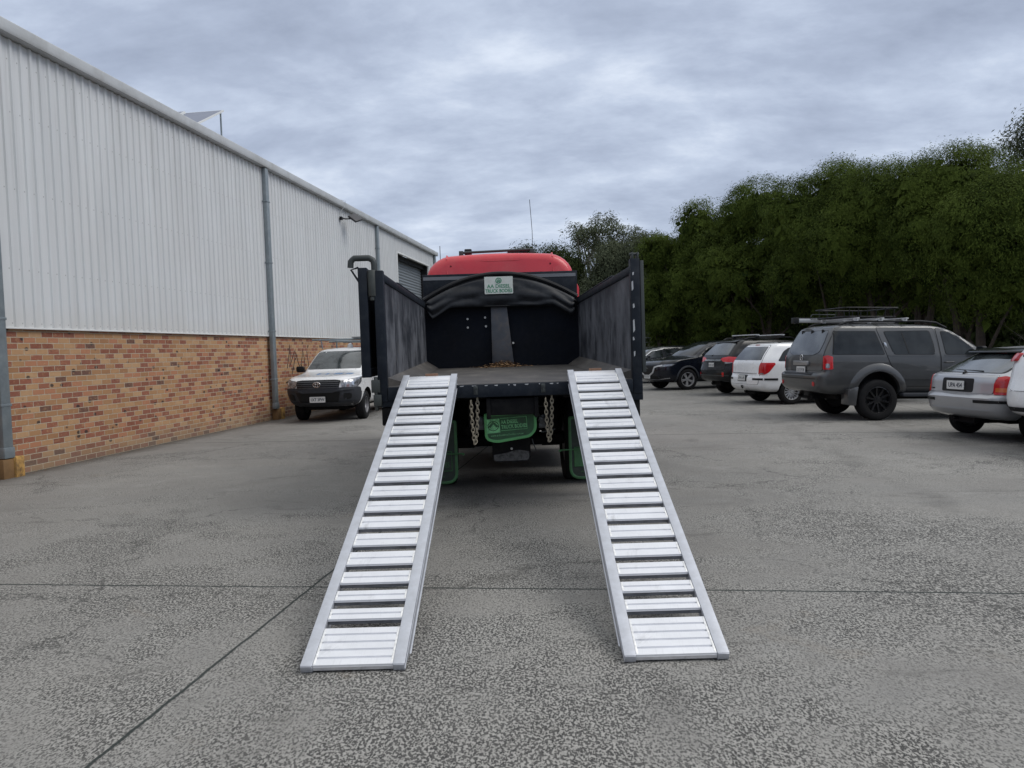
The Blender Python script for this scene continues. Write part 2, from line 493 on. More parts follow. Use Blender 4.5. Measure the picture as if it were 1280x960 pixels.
# grime running up from the bottom edge and sheet screws in rows
gr = g.maprange(g.math('ADD', sx_.outputs[2], g.math('MULTIPLY', a, .5)), 2.3, 2.75, .45, 0)
col = g.mix(gr, col, (.58, .56, .52))
fx = g.math('ABSOLUTE', g.math('SUBTRACT', g.math('FRACT', g.math('DIVIDE', sx_.outputs[0], .19)), .5))
dots = None
for zz in (2.17, 2.95, 4.1, 5.2, 5.95):
    dz = g.math('ABSOLUTE', g.math('SUBTRACT', sx_.outputs[2], zz))
    q = g.math('MULTIPLY', g.math('LESS_THAN', fx, .045), g.math('LESS_THAN', dz, .010))
    dots = q if dots is None else g.math('MAXIMUM', dots, q)
col = g.mix(g.math('MULTIPLY', dots, .6), col, (.16, .16, .16))
dr = g.noise(g.mapping(v, (1, 1, .035)), 9, 6, .65)
col = g.mix(g.math('MULTIPLY', g.maprange(dr, .52, .70, 0, .5), g.maprange(sx_.outputs[2], 6.2, 3.5, 1, .25)), col, (.40, .405, .40))
g.p(color=col, rough=.42, spec=.45)
g.bump(g.noise(g.mapping(v, (1, 1, .6)), 1.3, 3, .5), .25, .06)
M_CLAD = g.m
M_GALV = mat('galvanised_downpipe', (.20, .235, .255), .45, .25, var=.10, vscale=6, dirt=(.30, .33, .34), dirtamt=.5, dirtscale=5)
M_TRIM = mat('white_trim', (.66, .67, .66), .45, var=.04)
M_GUT = mat('gutter_grey', (.50, .52, .53), .4, var=.06, dirt=(.30, .30, .28), dirtamt=.4)
M_YEL = mat('chipped_yellow_paint', (.50, .29, .085), .7, var=.2, vscale=14, dirt=(.13, .08, .04), dirtamt=.9, dirtscale=9)
M_BLK = mat('black_plastic', (.010, .0105, .012), .5, var=.15, spec=.3)
M_DARKSTEEL = mat('dark_steel', (.06, .06, .065), .5, .3)
M_BROWN = mat('brown_steel', (.15, .09, .06), .7)

S_END, D0, D1 = 36.9, 30.2, 35.5
mb = MB()
mb.box(-6, D0, 0, .2, -.1, 2.09); mb.box(D1, S_END, 0, .2, -.1, 2.09)
mb.box(S_END - .2, S_END, .2, 15, -.1, 2.09)
mb.build('brick_wall', M_BRICK, bl, smooth=False)

def ribs(x0, x1, z0, z1, y=-.035):
    vs = []; fs = []; p = .19
    prof = [(0, 0), (.118, 0), (.131, -.026), (.177, -.026), (.19, 0)]
    pts = []
    k = math.floor(x0 / p)
    while k * p < x1:
        for a_, b_ in prof[:-1]:
            xx = k * p + a_
            if x0 <= xx <= x1: pts.append((xx, y + b_))
        k += 1
    pts = [(x0, y)] + pts + [(x1, y)]
    for a_, b_ in pts: vs += [(a_, b_, z0), (a_, b_, z1)]
    for i in range(len(pts) - 1): fs.append((2 * i, 2 * i + 2, 2 * i + 3, 2 * i + 1))
    return vs, fs
mb = MB()
for x0, x1, z0, z1 in [(-6, D0, 2.10, 6.24), (D0, D1, 5.66, 6.24), (D1, S_END, 2.10, 6.24)]:
    vs, fs = ribs(x0, x1, z0, z1); mb.add(vs, fs)
o = mb.build('metal_cladding', M_CLAD, bl, smooth=False, rec=False)
sm_ = o.modifiers.new('t', 'SOLIDIFY'); sm_.thickness = .002; sm_.offset = -1
# lap lines between cladding sheets (shallow cover strips)
mb = MB()
mb.box(-6, D0, .0, .15, 2.10, 6.2); mb.box(D0, D1, .0, .15, 5.66, 6.2); mb.box(D1, S_END, 0, .15, 2.10, 6.2)
mb.box(S_END - .15, S_END, .16, 15, 2.095, 6.2)
mb.build('wall_frame', M_TRIM, bl, smooth=False)
mb = MB(); mb.box(-6, D0, -.064, .0, 2.088, 2.112); mb.box(D1, S_END, -.064, .0, 2.088, 2.112)
mb.build('base_flashing', M_TRIM, bl, bevel=.004)
# roof and gutter
mb = MB()
mb.prism([(-.02, 6.26), (15.2, 6.95), (15.2, 7.02), (-.02, 6.36)], -6, S_END + .1, 'x')
mb.build('roof', M_CLAD, bl, smooth=False)
mb = MB()
mb.prism([(-.19, 6.25), (-.03, 6.25), (-.03, 6.40), (-.19, 6.43), (-.205, 6.42), (-.20, 6.30)], -6, S_END + .12, 'x')
mb.build('gutter', M_GUT, bl, bevel=.006)
mb = MB(); mb.box(D0 - .02, D1 + .02, -.075, -.0, 5.60, 5.66)
mb.box(D0 - .06, D0, -.07, -.0, 0.0, 5.66); mb.box(D1, D1 + .06, -.07, 0, 0, 5.66)
mb.build('door_frame', M_TRIM, bl, bevel=.004)
# roller door with real slats, set back in its opening
vs = []; fs = []; zz = 0; k = 0
pts = []
while zz < 5.7:
    for a_, b_ in [(0, 0), (.02, -.022), (.05, -.028), (.08, -.022), (.10, 0)]:
        pts.append((zz + a_ * 1.1, .34 + b_))
    zz += .125
for z_, y_ in pts: vs += [(D0, y_, z_), (D1, y_, z_)]
for i in range(len(pts) - 1): fs.append((2 * i, 2 * i + 1, 2 * i + 3, 2 * i + 2))
mb = MB(); mb.add(vs, fs)
rd = mb.build('roller_door', mat('roller_door_grey', (.20, .225, .245), .45, .2, var=.06), bl, rec=False, ang=60)
mb = MB(); mb.box(D0 - .005, D0 + .05, .01, .4, 0, 5.655); mb.box(D1 - .05, D1 + .005, .01, .4, 0, 5.655); mb.box(D0 + .05, D1 - .05, .16, .5, 5.45, 5.655)
mb.build('door_guide', M_BLK, bl)
# downpipes
def downpipe(s, w, nm_off=0):
    mb = MB()
    mb.box(s - w / 2, s + w / 2, -.165, -.068, .42, 6.24)
    o = mb.build('downpipe', M_GALV, bl, bevel=.012)
    c = MB()
    for z in (1.0, 2.2, 3.9, 5.4):
        c = MB(); c.box(s - w / 2 - .012, s + w / 2 + .012, -.171, -.05, z, z + .035)
        c.build('pipe_clip', M_GALV, o, bevel=.003)
    c = MB()
    c.prism([(s - w / 2 + .0, .62), (s + w / 2 + .035, .62), (s + w / 2 + .035, .30), (s + w / 2 - .03, .26), (s - w / 2 - .05, .26)], -.235, -.0, 'y') if nm_off else c.box(s - w / 2 - .01, s + w / 2 + .01, -.178, -.07, .28, .43)
    c.build('pipe_shoe', M_GALV, o, bevel=.008)
    return o
for s, w in [(.9, .17), (9.62, .17), (18.26, .17), (27.38, .17), (36.6, .17)]: downpipe(s, w)
mb = MB()
mb.box(18.42, 18.50, -.05, -.003, .26, 2.08)
mb.build('steel_post', M_BROWN, bl, bevel=.005)
for s in (9.70, 18.46):
    mb = MB(); mb.box(s - .20, s - .01, -.17, -.012, -.02, .27)
    mb.build('brown_footing', mat('brown_painted_block', (.22, .125, .05), .75, dirt=(.1, .06, .03), dirtamt=.6), bl, bevel=.008)
    mb = MB(); mb.box(s - .005, s + .15, -.20, -.012, -.02, .29)
    mb.build('yellow_footing', M_YEL, bl, bevel=.010)
# black graffiti scribble on the brick beside the pipe
random.seed(5)
mb = MB()
def stroke(pts, r=.02):
    mb.tube([(x, -.004, z) for x, z in pts], r, 6, M=Matrix.Diagonal((1, .12, 1, 1)))
for pts in [[(19.3, 1.25), (19.55, 1.9), (19.45, 1.3), (19.9, 1.75), (19.6, 1.1)], [(19.9, 1.7), (20.2, 1.2), (20.4, 1.75), (20.5, 1.15), (20.2, 1.35)],
            [(20.7, 1.7), (20.75, 1.15), (21.1, 1.45), (20.9, 1.0), (21.4, 1.55)], [(21.5, 1.6), (21.6, 1.0), (21.9, 1.3), (22.1, .9)],
            [(19.2, .9), (19.7, 1.0), (20.1, .75), (20.6, .95), (21.0, .70)], [(19.8, .6), (20.3, .7), (20.9, .5)], [(21.2, .8), (21.9, .75), (22.5, 1.1), (22.6, .6)]]:
    sm2 = []
    for i in range(len(pts) - 1):
        for t in (0, .33, .66):
            a_ = Vector(pts[i]).lerp(Vector(pts[i + 1]), t)
            sm2.append((a_.x + random.uniform(-.04, .04), a_.y + random.uniform(-.03, .03)))
    sm2.append(pts[-1]); stroke(sm2, .022)
mb.build('graffiti', mat('spray_paint_black', (.03, .022, .02), .7), bl)
# floodlight under the gutter
fl = empty('floodlight', WO + BD * 23.9 + Vector((0, 0, 5.9)), atan2(BD.y, BD.x))
tag(fl, 'small black floodlight on a bracket high on the ribbed warehouse wall', 'floodlight')
mb = MB(); mb.box(-.30, -.18, -.14, -.068, -.05, .05); mb.tube([(-.25, -.12, 0), (-.2, -.25, -.02), (.02, -.34, .02)], .022, 8)
mb.build('bracket', M_BLK, fl)
R_ = Matrix.Translation((.1, -.46, .05)) @ Matrix.Rotation(rad(38), 4, 'X') @ Matrix.Rotation(rad(-24), 4, 'Y')
mb = MB(); mb.box(-.21, .21, -.16, .16, -.035, .035, R_)
mb.build('lamp_head', M_DARKSTEEL, fl, bevel=.01)
mb = MB(); mb.box(-.17, .17, -.12, .12, -.042, -.036, R_); mb.build('lens', mat('lamp_glass', (.25, .26, .27), .15), fl)
mb = MB(); mb.tube([(-.27, -.09, .05), (-.30, -.10, .18), (-.22, -.16, .30), (-.12, -.22, .42), (-.14, -.23, .55), (-.25, -.10, .58)], .008, 6)
mb.build('cable', M_GUT, fl)
# solar panels
M_PV = mat('solar_cells', (.17, .19, .25), .45, var=.05)  # grey-blue sky reflection put into the cell colour
for i in range(4):
    base = WO + BD * 17.0 - BN * (1.50 + 1.03 * i)
    sp_o = empty('solar_panel', base + Vector((0, 0, 6.42 + .045 * i)), atan2(BD.y, BD.x))
    tag(sp_o, ['tilted solar panel on the warehouse roof nearest the gutter, on a thin leg', 'tilted solar panel second in from the warehouse gutter',
               'tilted solar panel third in from the warehouse gutter', 'tilted solar panel farthest in from the warehouse gutter'][i], 'solar panel', 'solar panels tilted on the warehouse roof')
    t = rad(28)
    R_ = Matrix.Translation((0, 0, .57)) @ Matrix.Rotation(-t, 4, 'Y')
    mb = MB(); mb.box(0.02, 1.66, -.49, .49, .006, .022, R_); mb.build('cell_panel', M_PV, sp_o, smooth=False)
    mb = MB()
    for a_ in [(0, 1.68, -.51, -.488, -.015, .026), (0, 1.68, .488, .51, -.015, .026), (0, .022, -.487, .487, -.015, .026), (1.658, 1.68, -.487, .487, -.015, .026)]: mb.box(*a_, M=R_)
    mb.build('panel_frame', M_TRIM, sp_o)
    mb = MB()
    for xx, zz in ((1.40, 1.29), (.12, .61)):
        for yy in (-.46, .46):
            mb = MB(); mb.tube([(xx, yy, -.06), (xx, yy, zz)], .022, 8); mb.build('panel_leg', M_GALV, sp_o)
    mb = MB(); mb.tube([(1.40, -.46, 1.29), (1.40, .46, 1.29)], .02, 8); mb.build('cross_rail', M_GALV, sp_o)
# ------------------------------------------------------------------ tipper truck
M_NAVY = mat('navy_black_steel', (.007, .011, .018), .5, 0, var=.25, vscale=3, dirt=(.045, .05, .056), dirtamt=.28, dirtscale=9, spec=.22)
g = NB('worn_tray_side')
v = g.tc.outputs['Object']
st = g.math('ADD', g.math('MULTIPLY', g.noise(g.mapping(v, (1, 1, .7)), 2.8, 10, .70), .74), g.math('MULTIPLY', g.noise(g.mapping(v, (1, 1, .07)), 22, 5, .6), .26))
fi = g.noise(g.mapping(v, (1, 1, .22)), 26, 6, .7)
szz = g.n('ShaderNodeSeparateXYZ'); g.l(v, szz.inputs[0])
hz = g.math('ADD', szz.outputs[2], g.math('MULTIPLY', g.math('SUBTRACT', g.noise(v, 2.2, 5), .5), .55))
worn = g.math('ADD', g.maprange(st, .42, .56, 0, 1), g.math('MULTIPLY', g.maprange(hz, 1.4, 2.0, 1, 0), .0), clamp=True)
worn = g.math('MULTIPLY', worn, g.maprange(hz, 2.28, 2.05, .12, 1))
worn = g.math('MULTIPLY', worn, g.maprange(g.noise(v, 1.6, 6, .65), .35, .52, .40, 1))
c = g.mix(worn, (.009, .013, .021), (.15, .158, .18))
c = g.mix(g.maprange(fi, .35, .75, 0, .4), c, (.05, .053, .06))
c = g.mix(g.maprange(g.noise(v, 3.5, 7, .7), .60, .72, 0, .35), c, (.23, .20, .165))
g.p(color=c, rough=g.maprange(st, .3, .7, .65, .48), metal=.0, spec=.35)
g.bump(fi, .15, .003)
M_SIDE = g.m
g = NB('dusty_tray_floor')
v = g.tc.outputs['Object']
a = g.noise(g.mapping(v, (1.2, .5, 1)), 3, 8, .66); b = g.noise(g.mapping(v, (1, .2, 1)), 30, 5, .7)
c = g.ramp(a, [(.3, (.040, .038, .037)), (.55, (.082, .076, .071)), (.72, (.15, .138, .125))])
c = g.mix(g.maprange(b, .4, .7, 0, .4), c, (.05, .047, .045))
g.p(color=c, rough=.62, metal=.1); g.bump(b, .2, .004)
M_FLOOR = g.m
M_HEAD = mat('navy_headboard', (.006, .008, .013), .7, 0, var=.3, vscale=3, dirt=(.02, .02, .023), dirtamt=.25, dirtscale=14, spec=.12)
M_CHAN = mat('scuffed_grey_steel', (.068, .075, .09), .55, .1, var=.25, vscale=5, dirt=(.15, .12, .10), dirtamt=.4, dirtscale=8)
M_TARP = mat('black_tarpaulin', (.012, .0135, .017), .42, 0, var=.3, vscale=5, spec=.32, dirt=(.045, .05, .055), dirtamt=.4, dirtscale=6)
M_RED = mat('faded_red_paint', (.56, .024, .04), .36, 0, .35, var=.12, vscale=1.5, dirt=(.55, .09, .09), dirtamt=.4, dirtscale=2.5)
M_CHASSIS = mat('dirty_black_chassis', (.007, .007, .008), .8, 0, var=.3, vscale=8, spec=.2, dirt=(.03, .028, .026), dirtamt=.4, dirtscale=7)
M_RUB = mat('tyre_rubber', (.010, .010, .011), .85, 0, var=.25, vscale=12, spec=.25, dirt=(.026, .025, .024), dirtamt=.3, dirtscale=6)
M_GREEN = mat('green_paint', (.035, .13, .045), .5, var=.15, dirt=(.03, .06, .03), dirtamt=.5, dirtscale=14)
M_DGREEN = mat('dark_flap_rubber', (.012, .024, .016), .6, var=.2, dirt=(.04, .05, .04), dirtamt=.4, dirtscale=12)
M_SIGN = mat('white_sign', (.62, .66, .62), .5, var=.06, dirt=(.48, .48, .44), dirtamt=.5, dirtscale=9)
M_SGREEN = mat('sign_green', (.06, .25, .14), .5)
M_CHAIN = mat('rusty_chain_steel', (.30, .27, .21), .55, .4, var=.3, vscale=40)
M_BOLT = mat('bright_bolt', (.50, .50, .48), .45, .4)
M_SCRAPE = mat('scraped_bare_steel', (.40, .41, .42), .45, .3)
M_HOSE = mat('grey_pipe', (.035, .042, .042), .5, var=.2)
M_GLASSD = mat('dark_glass', (.010, .012, .014), .06, spec=.6, var=.02, rvar=0)
M_REDLENS = mat('red_lens', (.45, .010, .014), .12, 0, .5, var=.15, vscale=20)
M_CLEAR = mat('clear_lens', (.30, .31, .33), .08, .5, .6, var=.5, vscale=14, dirt=(.06, .06, .07), dirtamt=.9, dirtscale=16)
M_ORANGE = mat('amber_lens', (.55, .13, .03), .15, 0, .4)

TK = empty('tipper_truck', (-0.012, 7.32, 0), rad(1.38))
tag(TK, 'red tipper truck seen from behind with an open black tray between two ramps', 'truck')
L = 4.60
FZ0, FZ1 = 1.238, 1.302
def fz(y): return FZ0 + (FZ1 - FZ0) * y / L
# tray floor with chamfered edges
mb = MB()
mb.add([(-1.18, 0, FZ0), (1.18, 0, FZ0), (1.18, L, FZ1), (-1.18, L, FZ1), (-1.18, 0, FZ0 - .05), (1.18, 0, FZ0 - .05), (1.18, L, FZ1 - .05), (-1.18, L, FZ1 - .05)],
       [(0, 1, 2, 3), (4, 7, 6, 5), (0, 4, 5, 1), (1, 5, 6, 2), (2, 6, 7, 3), (3, 7, 4, 0)])
floor_o = mb.build('tray_floor', M_FLOOR, TK, smooth=False)
mb = MB()
for sx in (-1, 1):
    mb.add([(sx * 1.178, .10, FZ0 + .085), (sx * 1.0, .36, fz(.36) + .003), (sx * 1.0, L, FZ1 + .003), (sx * 1.178, L, FZ1 + .12), (sx * 1.178, .10, FZ0), (sx * 1.178, L, FZ1)],
           [(0, 1, 2, 3), (0, 4, 1), (4, 5, 2, 1), (0, 3, 5, 4), (2, 5, 3)])
mb.build('floor_chamfer', M_FLOOR, TK, smooth=False)
WZ = 2.31
for sx in (-1, 1):
    mb = MB()
    mb.box(min(sx * 1.18, sx * 1.215), max(sx * 1.18, sx * 1.215), .06, L, 1.20, WZ - .06)
    w_ = mb.build('tray_side', M_SIDE, TK, smooth=False)
    mb = MB()
    mb.box(min(sx * 1.165, sx * 1.26), max(sx * 1.165, sx * 1.26), .0, L + .02, WZ - .075, WZ + .005)
    mb.box(min(sx * 1.17, sx * 1.225), max(sx * 1.17, sx * 1.225), 1.2, L + .02, WZ + .004, WZ + .028)
    mb.build('top_rail', M_NAVY, w_, bevel=.012)
    mb = MB()
    for yy in (1.0, 2.0, 3.0, 4.0): mb.box(min(sx * 1.216, sx * 1.26), max(sx * 1.216, sx * 1.26), yy, yy + .09, 1.1, WZ - .078)
    mb.box(min(sx * 1.216, sx * 1.26), max(sx * 1.216, sx * 1.26), 0.02, L, 1.08, 1.24)
    mb.build('side_stiffener', M_NAVY, w_, bevel=.005)
    mb = MB()
    mb.box(min(sx * 1.168, sx * 1.258), max(sx * 1.168, sx * 1.258), -.035, .058, 1.10, WZ + (.03 if sx < 0 else .07))
    po = mb.build('corner_post', M_NAVY, TK, bevel=.008)
    if sx > 0:
        random.seed(3)
        mb = MB()
        z = 1.45
        while z < 2.3:
            h = random.uniform(.03, .13); a_ = 1.175 + random.uniform(0, .012)
            mb.prism(rpoly([(a_, z), (a_ + random.uniform(.006, .02), z + h * .2), (a_ + random.uniform(.004, .022), z + h), (a_ - .001, z + h * .9)], .004, 2), -.0365, -.034, 'y')
            z += h + random.uniform(.0, .16)
        mb.build('paint_chips', M_SCRAPE, po)
        mb = MB(); 
        for dx in (1.185, 1.235): mb.box(dx, dx + .018, -.02, .05, WZ + .065, WZ + .13)
        mb.tube([(1.17, .015, WZ + .115), (1.262, .015, WZ + .115)], .014, 8)
        mb.box(1.262, 1.295, -.03, .02, 1.3, WZ + .05)
        mb.build('gate_latch', M_HOSE, po, bevel=.003)
# tail gate swung right round and lying along the left side
mb = MB()
mb.box(-1.405, -1.32, -.03, .05, 1.335, 2.37); mb.box(-1.405, -1.32, 2.25, 2.33, 1.335, 2.37)
mb.box(-1.402, -1.323, .05, 2.25, 2.29, 2.368); mb.box(-1.402, -1.323, .05, 2.25, 1.337, 1.42); mb.box(-1.372, -1.355, .05, 2.25, 1.42, 2.29)
gt = mb.build('tail_gate', M_NAVY, TK, bevel=.006)
mb = MB()
pts = [(-1.475, .0, 2.375), (-1.47, .0, 2.43), (-1.44, .0, 2.462), (-1.30, .0, 2.462), (-1.262, .0, 2.44), (-1.252, .0, 2.40), (-1.252, .0, 2.30)]
pp = []
for i in range(len(pts) - 1):
    for t in (0, .5): pp.append(tuple(Vector(pts[i]).lerp(Vector(pts[i + 1]), t)))
pp.append(pts[-1]); 
mb.tube(pp, .029, 12)
mb.build('hinge_pipe', M_HOSE, gt)
mb = MB(); mb.cyl((-1.275, -.01, 2.10), (-1.275, -.01, 2.345), .042, 14); mb.cyl((-1.275, -.01, 2.06), (-1.275, -.01, 2.10), .028, 12)
mb.build('hinge', mat('hinge_grey', (.045, .052, .05), .5, .2, dirt=(.10, .10, .09), dirtamt=.4), gt, bevel=.004)
mb = MB(); mb.box(-1.318, -1.235, -.05, .04, 1.19, 1.31); mb.box(-1.30, -1.225, -.055, .04, 1.06, 1.17); mb.cyl((-1.275, -.03, 1.02), (-1.275, -.03, 1.34), .02, 10)
mb.build('hinge', mat('hinge_grey', (.045, .052, .05), .5, .2, dirt=(.10, .10, .09), dirtamt=.4), gt, bevel=.005)
mb = MB(); mb.tube([(-1.40, -.0, 2.24), (-1.47, -.0, 2.355), (-1.40, 0, 2.375)], .011, 6); mb.build('gate_hook', M_NAVY, gt)
# rear sill with battered lip, hook pins and corner boxes
mb = MB()
mb.box(-1.165, 1.165, -.045, .0, 1.112, FZ0 - .004); mb.box(-1.26, -1.10, -.02, .05, 1.05, 1.19); mb.box(1.10, 1.262, -.02, .05, 1.035, 1.20)
sl = mb.build('rear_sill', M_NAVY, TK, bevel=.006)
random.seed(9)
mb = MB(); x = -.55
while x < .5:
    w_ = random.uniform(.01, .05)
    mb.prism(rpoly([(x, FZ0 - .012), (x + w_, FZ0 - .010), (x + w_ * .8, FZ0 - random.uniform(.018, .03)), (x + w_ * .2, FZ0 - .02)], .003, 2), -.0468, -.0449, 'y')
    x += w_ + random.uniform(.02, .12)
mb.build('worn_edge', M_SCRAPE, sl)
for x in (-.335, .305):
    mb = MB(); mb.cyl((x, -.085, 1.205), (x, -.04, 1.205), .017, 10); mb.cyl((x, -.07, 1.19), (x, -.07, 1.15), .008, 8); mb.box(x - .02, x + .02, -.052, -.046, 1.14, 1.225)
    mb.build('hook_pin', M_HOSE, sl, bevel=.002)
mb = MB()
for a_, b_ in ((-1.235, -1.115), (1.085, 1.235)):
    mb = MB(); mb.box(a_, b_, -.0, .30, .87, 1.045)
    mb.build('underframe_box', M_CHASSIS, TK, bevel=.012)
# headboard, hoist channel, bolts
mb = MB(); mb.box(-1.18, 1.18, L - .03, L + .01, 1.20, 2.34); hb = mb.build('headboard', M_HEAD, TK, smooth=False)
mb = MB()
mb.prism([(-.17, 1.30), (.165, 1.30), (.075, 2.26), (-.165, 2.26)], L - .12, L - .032, 'y')
hc = mb.build('hoist_channel', M_CHAN, hb, bevel=.004)
mb = MB()
for x, z in [(-.53, 2.05), (-.26, 2.065), (-.53, 1.92), (-.25, 1.93), (.16, 1.66)]:
    mb.cyl((x, L - .05 if x < .1 else L - .14, z), (x, L - .03, z), .017, 8)
mb.build('bolt', M_BOLT, hb)
# leaf litter lying against the headboard
random.seed(11)
lt_ = MB()
for i in range(520):
    x = random.gauss(0, .16); y = L - .15 - abs(random.gauss(0, .16)); z = fz(y) + .01 + max(0, .10 - abs(x) * .25 - (L - .15 - y) * .3) * random.random()
    if abs(x) > .6: continue
    Mx = Matrix.Translation((x, y, z)) @ Matrix.Rotation(random.uniform(0, 6.3), 4, 'Z') @ Matrix.Rotation(random.uniform(-.7, .7), 4, 'X')
    s_ = random.uniform(.012, .04)
    lt_.add([(-s_, 0, 0), (0, -s_ * .4, .004), (s_, 0, 0), (0, s_ * .4, .006)], [(0, 1, 2, 3)], Mx)
M_LITTER = mat('dead_leaves', (.20, .12, .06), .9, var=.5, vscale=30)
lo = lt_.build('leaf_litter', M_LITTER, None, smooth=False)
lo.matrix_world = Matrix.Translation(TK.location) @ Matrix.Rotation(rad(1.38), 4, 'Z')
tag(lo, kind='stuff', label='small heap of brown leaf litter at the front of the tray floor')
# high box housing over the headboard (tarp roller box) with pale stripe
mb = MB()
mb.prism([(-1.20, 2.36), (1.18, 2.36), (1.19, 2.752), (-1.205, 2.752)], L + .03, L + .17, 'y')
hs = mb.build('roller_housing', M_NAVY, TK, bevel=.006)
mb = MB(); mb.box(-1.195, 1.165, L + .024, L + .031, 2.665, 2.715); mb.build('pale_stripe', mat('pale_grey_stripe', (.15, .16, .18), .5), hs)
mb = MB(); mb.box(-1.20, 1.18, L + .18, L + .20, 2.0, 2.70); mb.build('housing_back', M_NAVY, hs)
# arched tarp bow in front of the housing + hanging tarpaulin
def bowz(x):           # arch profile
    t = min(1.0, abs(x + .02) / 1.19)
    return 2.73 - .385 * t ** 2.0
AX = [-1.19 + 2.36 * i / 40 for i in range(41)]
mb = MB()
ring = []
for x in AX: ring.append((x, L - .06, bowz(x)))
mb.tube(ring, .035, 8)
lo_ = [(x, L - .115, bowz(x) - .085 + .0) for x in AX]
mb.tube(lo_, .009, 6)
mb.prism([(x, bowz(x) + .02) for x in AX] + [(x, bowz(x) - .075) for x in AX[::-1]], L - .058, L - .03, 'y')
bow = mb.build('tarp_bow', M_BLK, TK)
mb = MB()
nx, nz = 60, 14
random.seed(2)
vs = []; fs = []
for j in range(nz + 1):
    t = j / nz
    for i in range(nx + 1):
        x = -1.13 + 2.24 * i / nx
        top = bowz(x) - .07
        u = abs(x) / 1.13
        bot = 2.225 + .006 * sin(x * 9) - .17 * max(0, u - .70) / .24 + (.0 if u < .94 else (u - .94) * 2.6)
        bot = min(bot, top - .02)
        z = top + (bot - top) * t
        yy = L - .14 - .03 * sin(t * pi) - .010 * t * abs(sin(x * 13 + t * 3)) - .016 * abs(sin(x * 4.3 - t * 6)) - .035 * abs(sin(t * 6.5 + x * 2.2)) * t - .10 * max(0, u - .72) * abs(sin(t * 9))
        vs.append((x, yy, z))
for j in range(nz):
    for i in range(nx):
        a_ = j * (nx + 1) + i
        fs.append((a_, a_ + 1, a_ + nx + 2, a_ + nx + 1))
mb.add(vs, fs)
tp = mb.build('tarpaulin', M_TARP, TK, ang=180)
so = tp.modifiers.new('t', 'SOLIDIFY'); so.thickness = .012
mb = MB(); mb.tube([(-1.1, L - .17, 2.235), (-.5, L - .175, 2.232), (.2, L - .175, 2.228), (.75, L - .17, 2.22)], .014, 8); mb.build('tarp_hem', M_BLK, tp)
# sign on the tarp
SG = frame((-.035, L - .225, 2.535), (1, 0, 0), (0, 0, 1))
mb = MB(); mb.prism(rrect(-.215, .215, -.125, .135, .008, 2), 0, .006, 'z', SG)
sg = mb.build('sign_board', M_SIGN, TK)
lettering('AA DIESEL', .077, M_SGREEN, sg, SG @ Matrix.Translation((0, -.012, .007)), bold=.0012)
lettering('TRUCK BODIES', .074, M_SGREEN, sg, SG @ Matrix.Translation((0, -.082, .007)), sx=.80, bold=.0012)
mb = MB()
mb.tube([(.042 * cos(a), .042 * sin(a) * .9 + .075, .007) for a in [2 * pi * i / 20 for i in range(20)]], .006, 6, M=SG, closed=True)
for h in (.088, .073, .060): mb.tube([(-.026, h - .014, .008), (0, h + .004, .008), (.026, h - .014, .008)], .0045, 5, M=SG)
mb.build('emblem', M_SGREEN, sg)

# chains
def chain(x, M_=TK):
    mb = MB()
    pts = []
    top = 1.10; bot = .69
    n = 11
    for i in range(n + 1): pts.append(Vector((x - .028 + .020 * (i / n) ** 2, -.03, top - .02 - (top - bot) * i / n)))
    for i in range(n, -1, -1): pts.append(Vector((x + .032 - .024 * (i / n) ** 2, -.012, top - (top - bot) * i / n + .01)))
    for i in range(len(pts) - 1):
        a_, b_ = pts[i], pts[i + 1]
        d = (b_ - a_); l_ = d.length
        if l_ < .015: continue
        up = d.normalized()
        sd_ = Vector((1, 0, 0)) if i % 2 else Vector((.35, 1, 0)).normalized()
        sd_ = (sd_ - up * sd_.dot(up)).normalized()
        c = (a_ + b_) / 2; hl = l_ * .5 + .008
        loop = []
        for k in range(12):
            q = 2 * pi * k / 12
            loop.append(c + up * (hl * sin(q) * 1.0) + sd_ * (.0145 * cos(q)))
        mb.tube(loop, .0052, 6, closed=True)
    return mb.build('chain', M_CHAIN, TK)
chain(-.355); chain(.355)

# chassis, axle, wheels under the tray
mb = MB()
for sx in (-1, 1):
    mb.box(min(sx * .34, sx * .42), max(sx * .34, sx * .42), .25, 6.6, .80, 1.06)
    mb.box(min(sx * .50, sx * .56), max(sx * .50, sx * .56), .04, L, 1.08, 1.18)
for yy in (.12, 1.0, 1.9, 2.8, 3.7): mb.box(-1.1, 1.1, yy, yy + .08, 1.09, 1.19)
mb.box(-.34, .34, .45, .60, .78, 1.04)
mb.box(-1.2, 1.2, 6.4, 6.5, .5, .8)
ch = mb.build('chassis', M_CHASSIS, TK, bevel=.008)
mb = MB(); mb.box(-.235, .255, .02, .14, .93, 1.09); mb.box(-.24, -.20, .0, .30, .90, 1.1); mb.box(.22, .26, .0, .30, .90, 1.1)
mb.build('hinge_block', M_CHASSIS, TK, bevel=.008)
mb = MB(); mb.cyl((-.95, 1.75, .50), (.95, 1.75, .50), .075, 16)
mb.lathe([(.05, -.2), (.16, -.17), (.21, -.06), (.21, .06), (.16, .17), (.05, .2)], 24, 'y', Matrix.Translation((0, 1.72, .52)))
mb.cyl((0, 1.9, .55), (0, 4.0, .7), .05, 12)
mb.build('rear_axle', M_CHASSIS, TK)
mb = MB()
for sx in (-1, 1):
    for k in range(5): mb.box(min(sx * .40, sx * .50), max(sx * .40, sx * .50), 1.15 + .09 * k, 2.35 - .09 * k, .69 - .028 * k, .712 - .028 * k)
mb.build('leaf_spring', M_CHASSIS, TK)
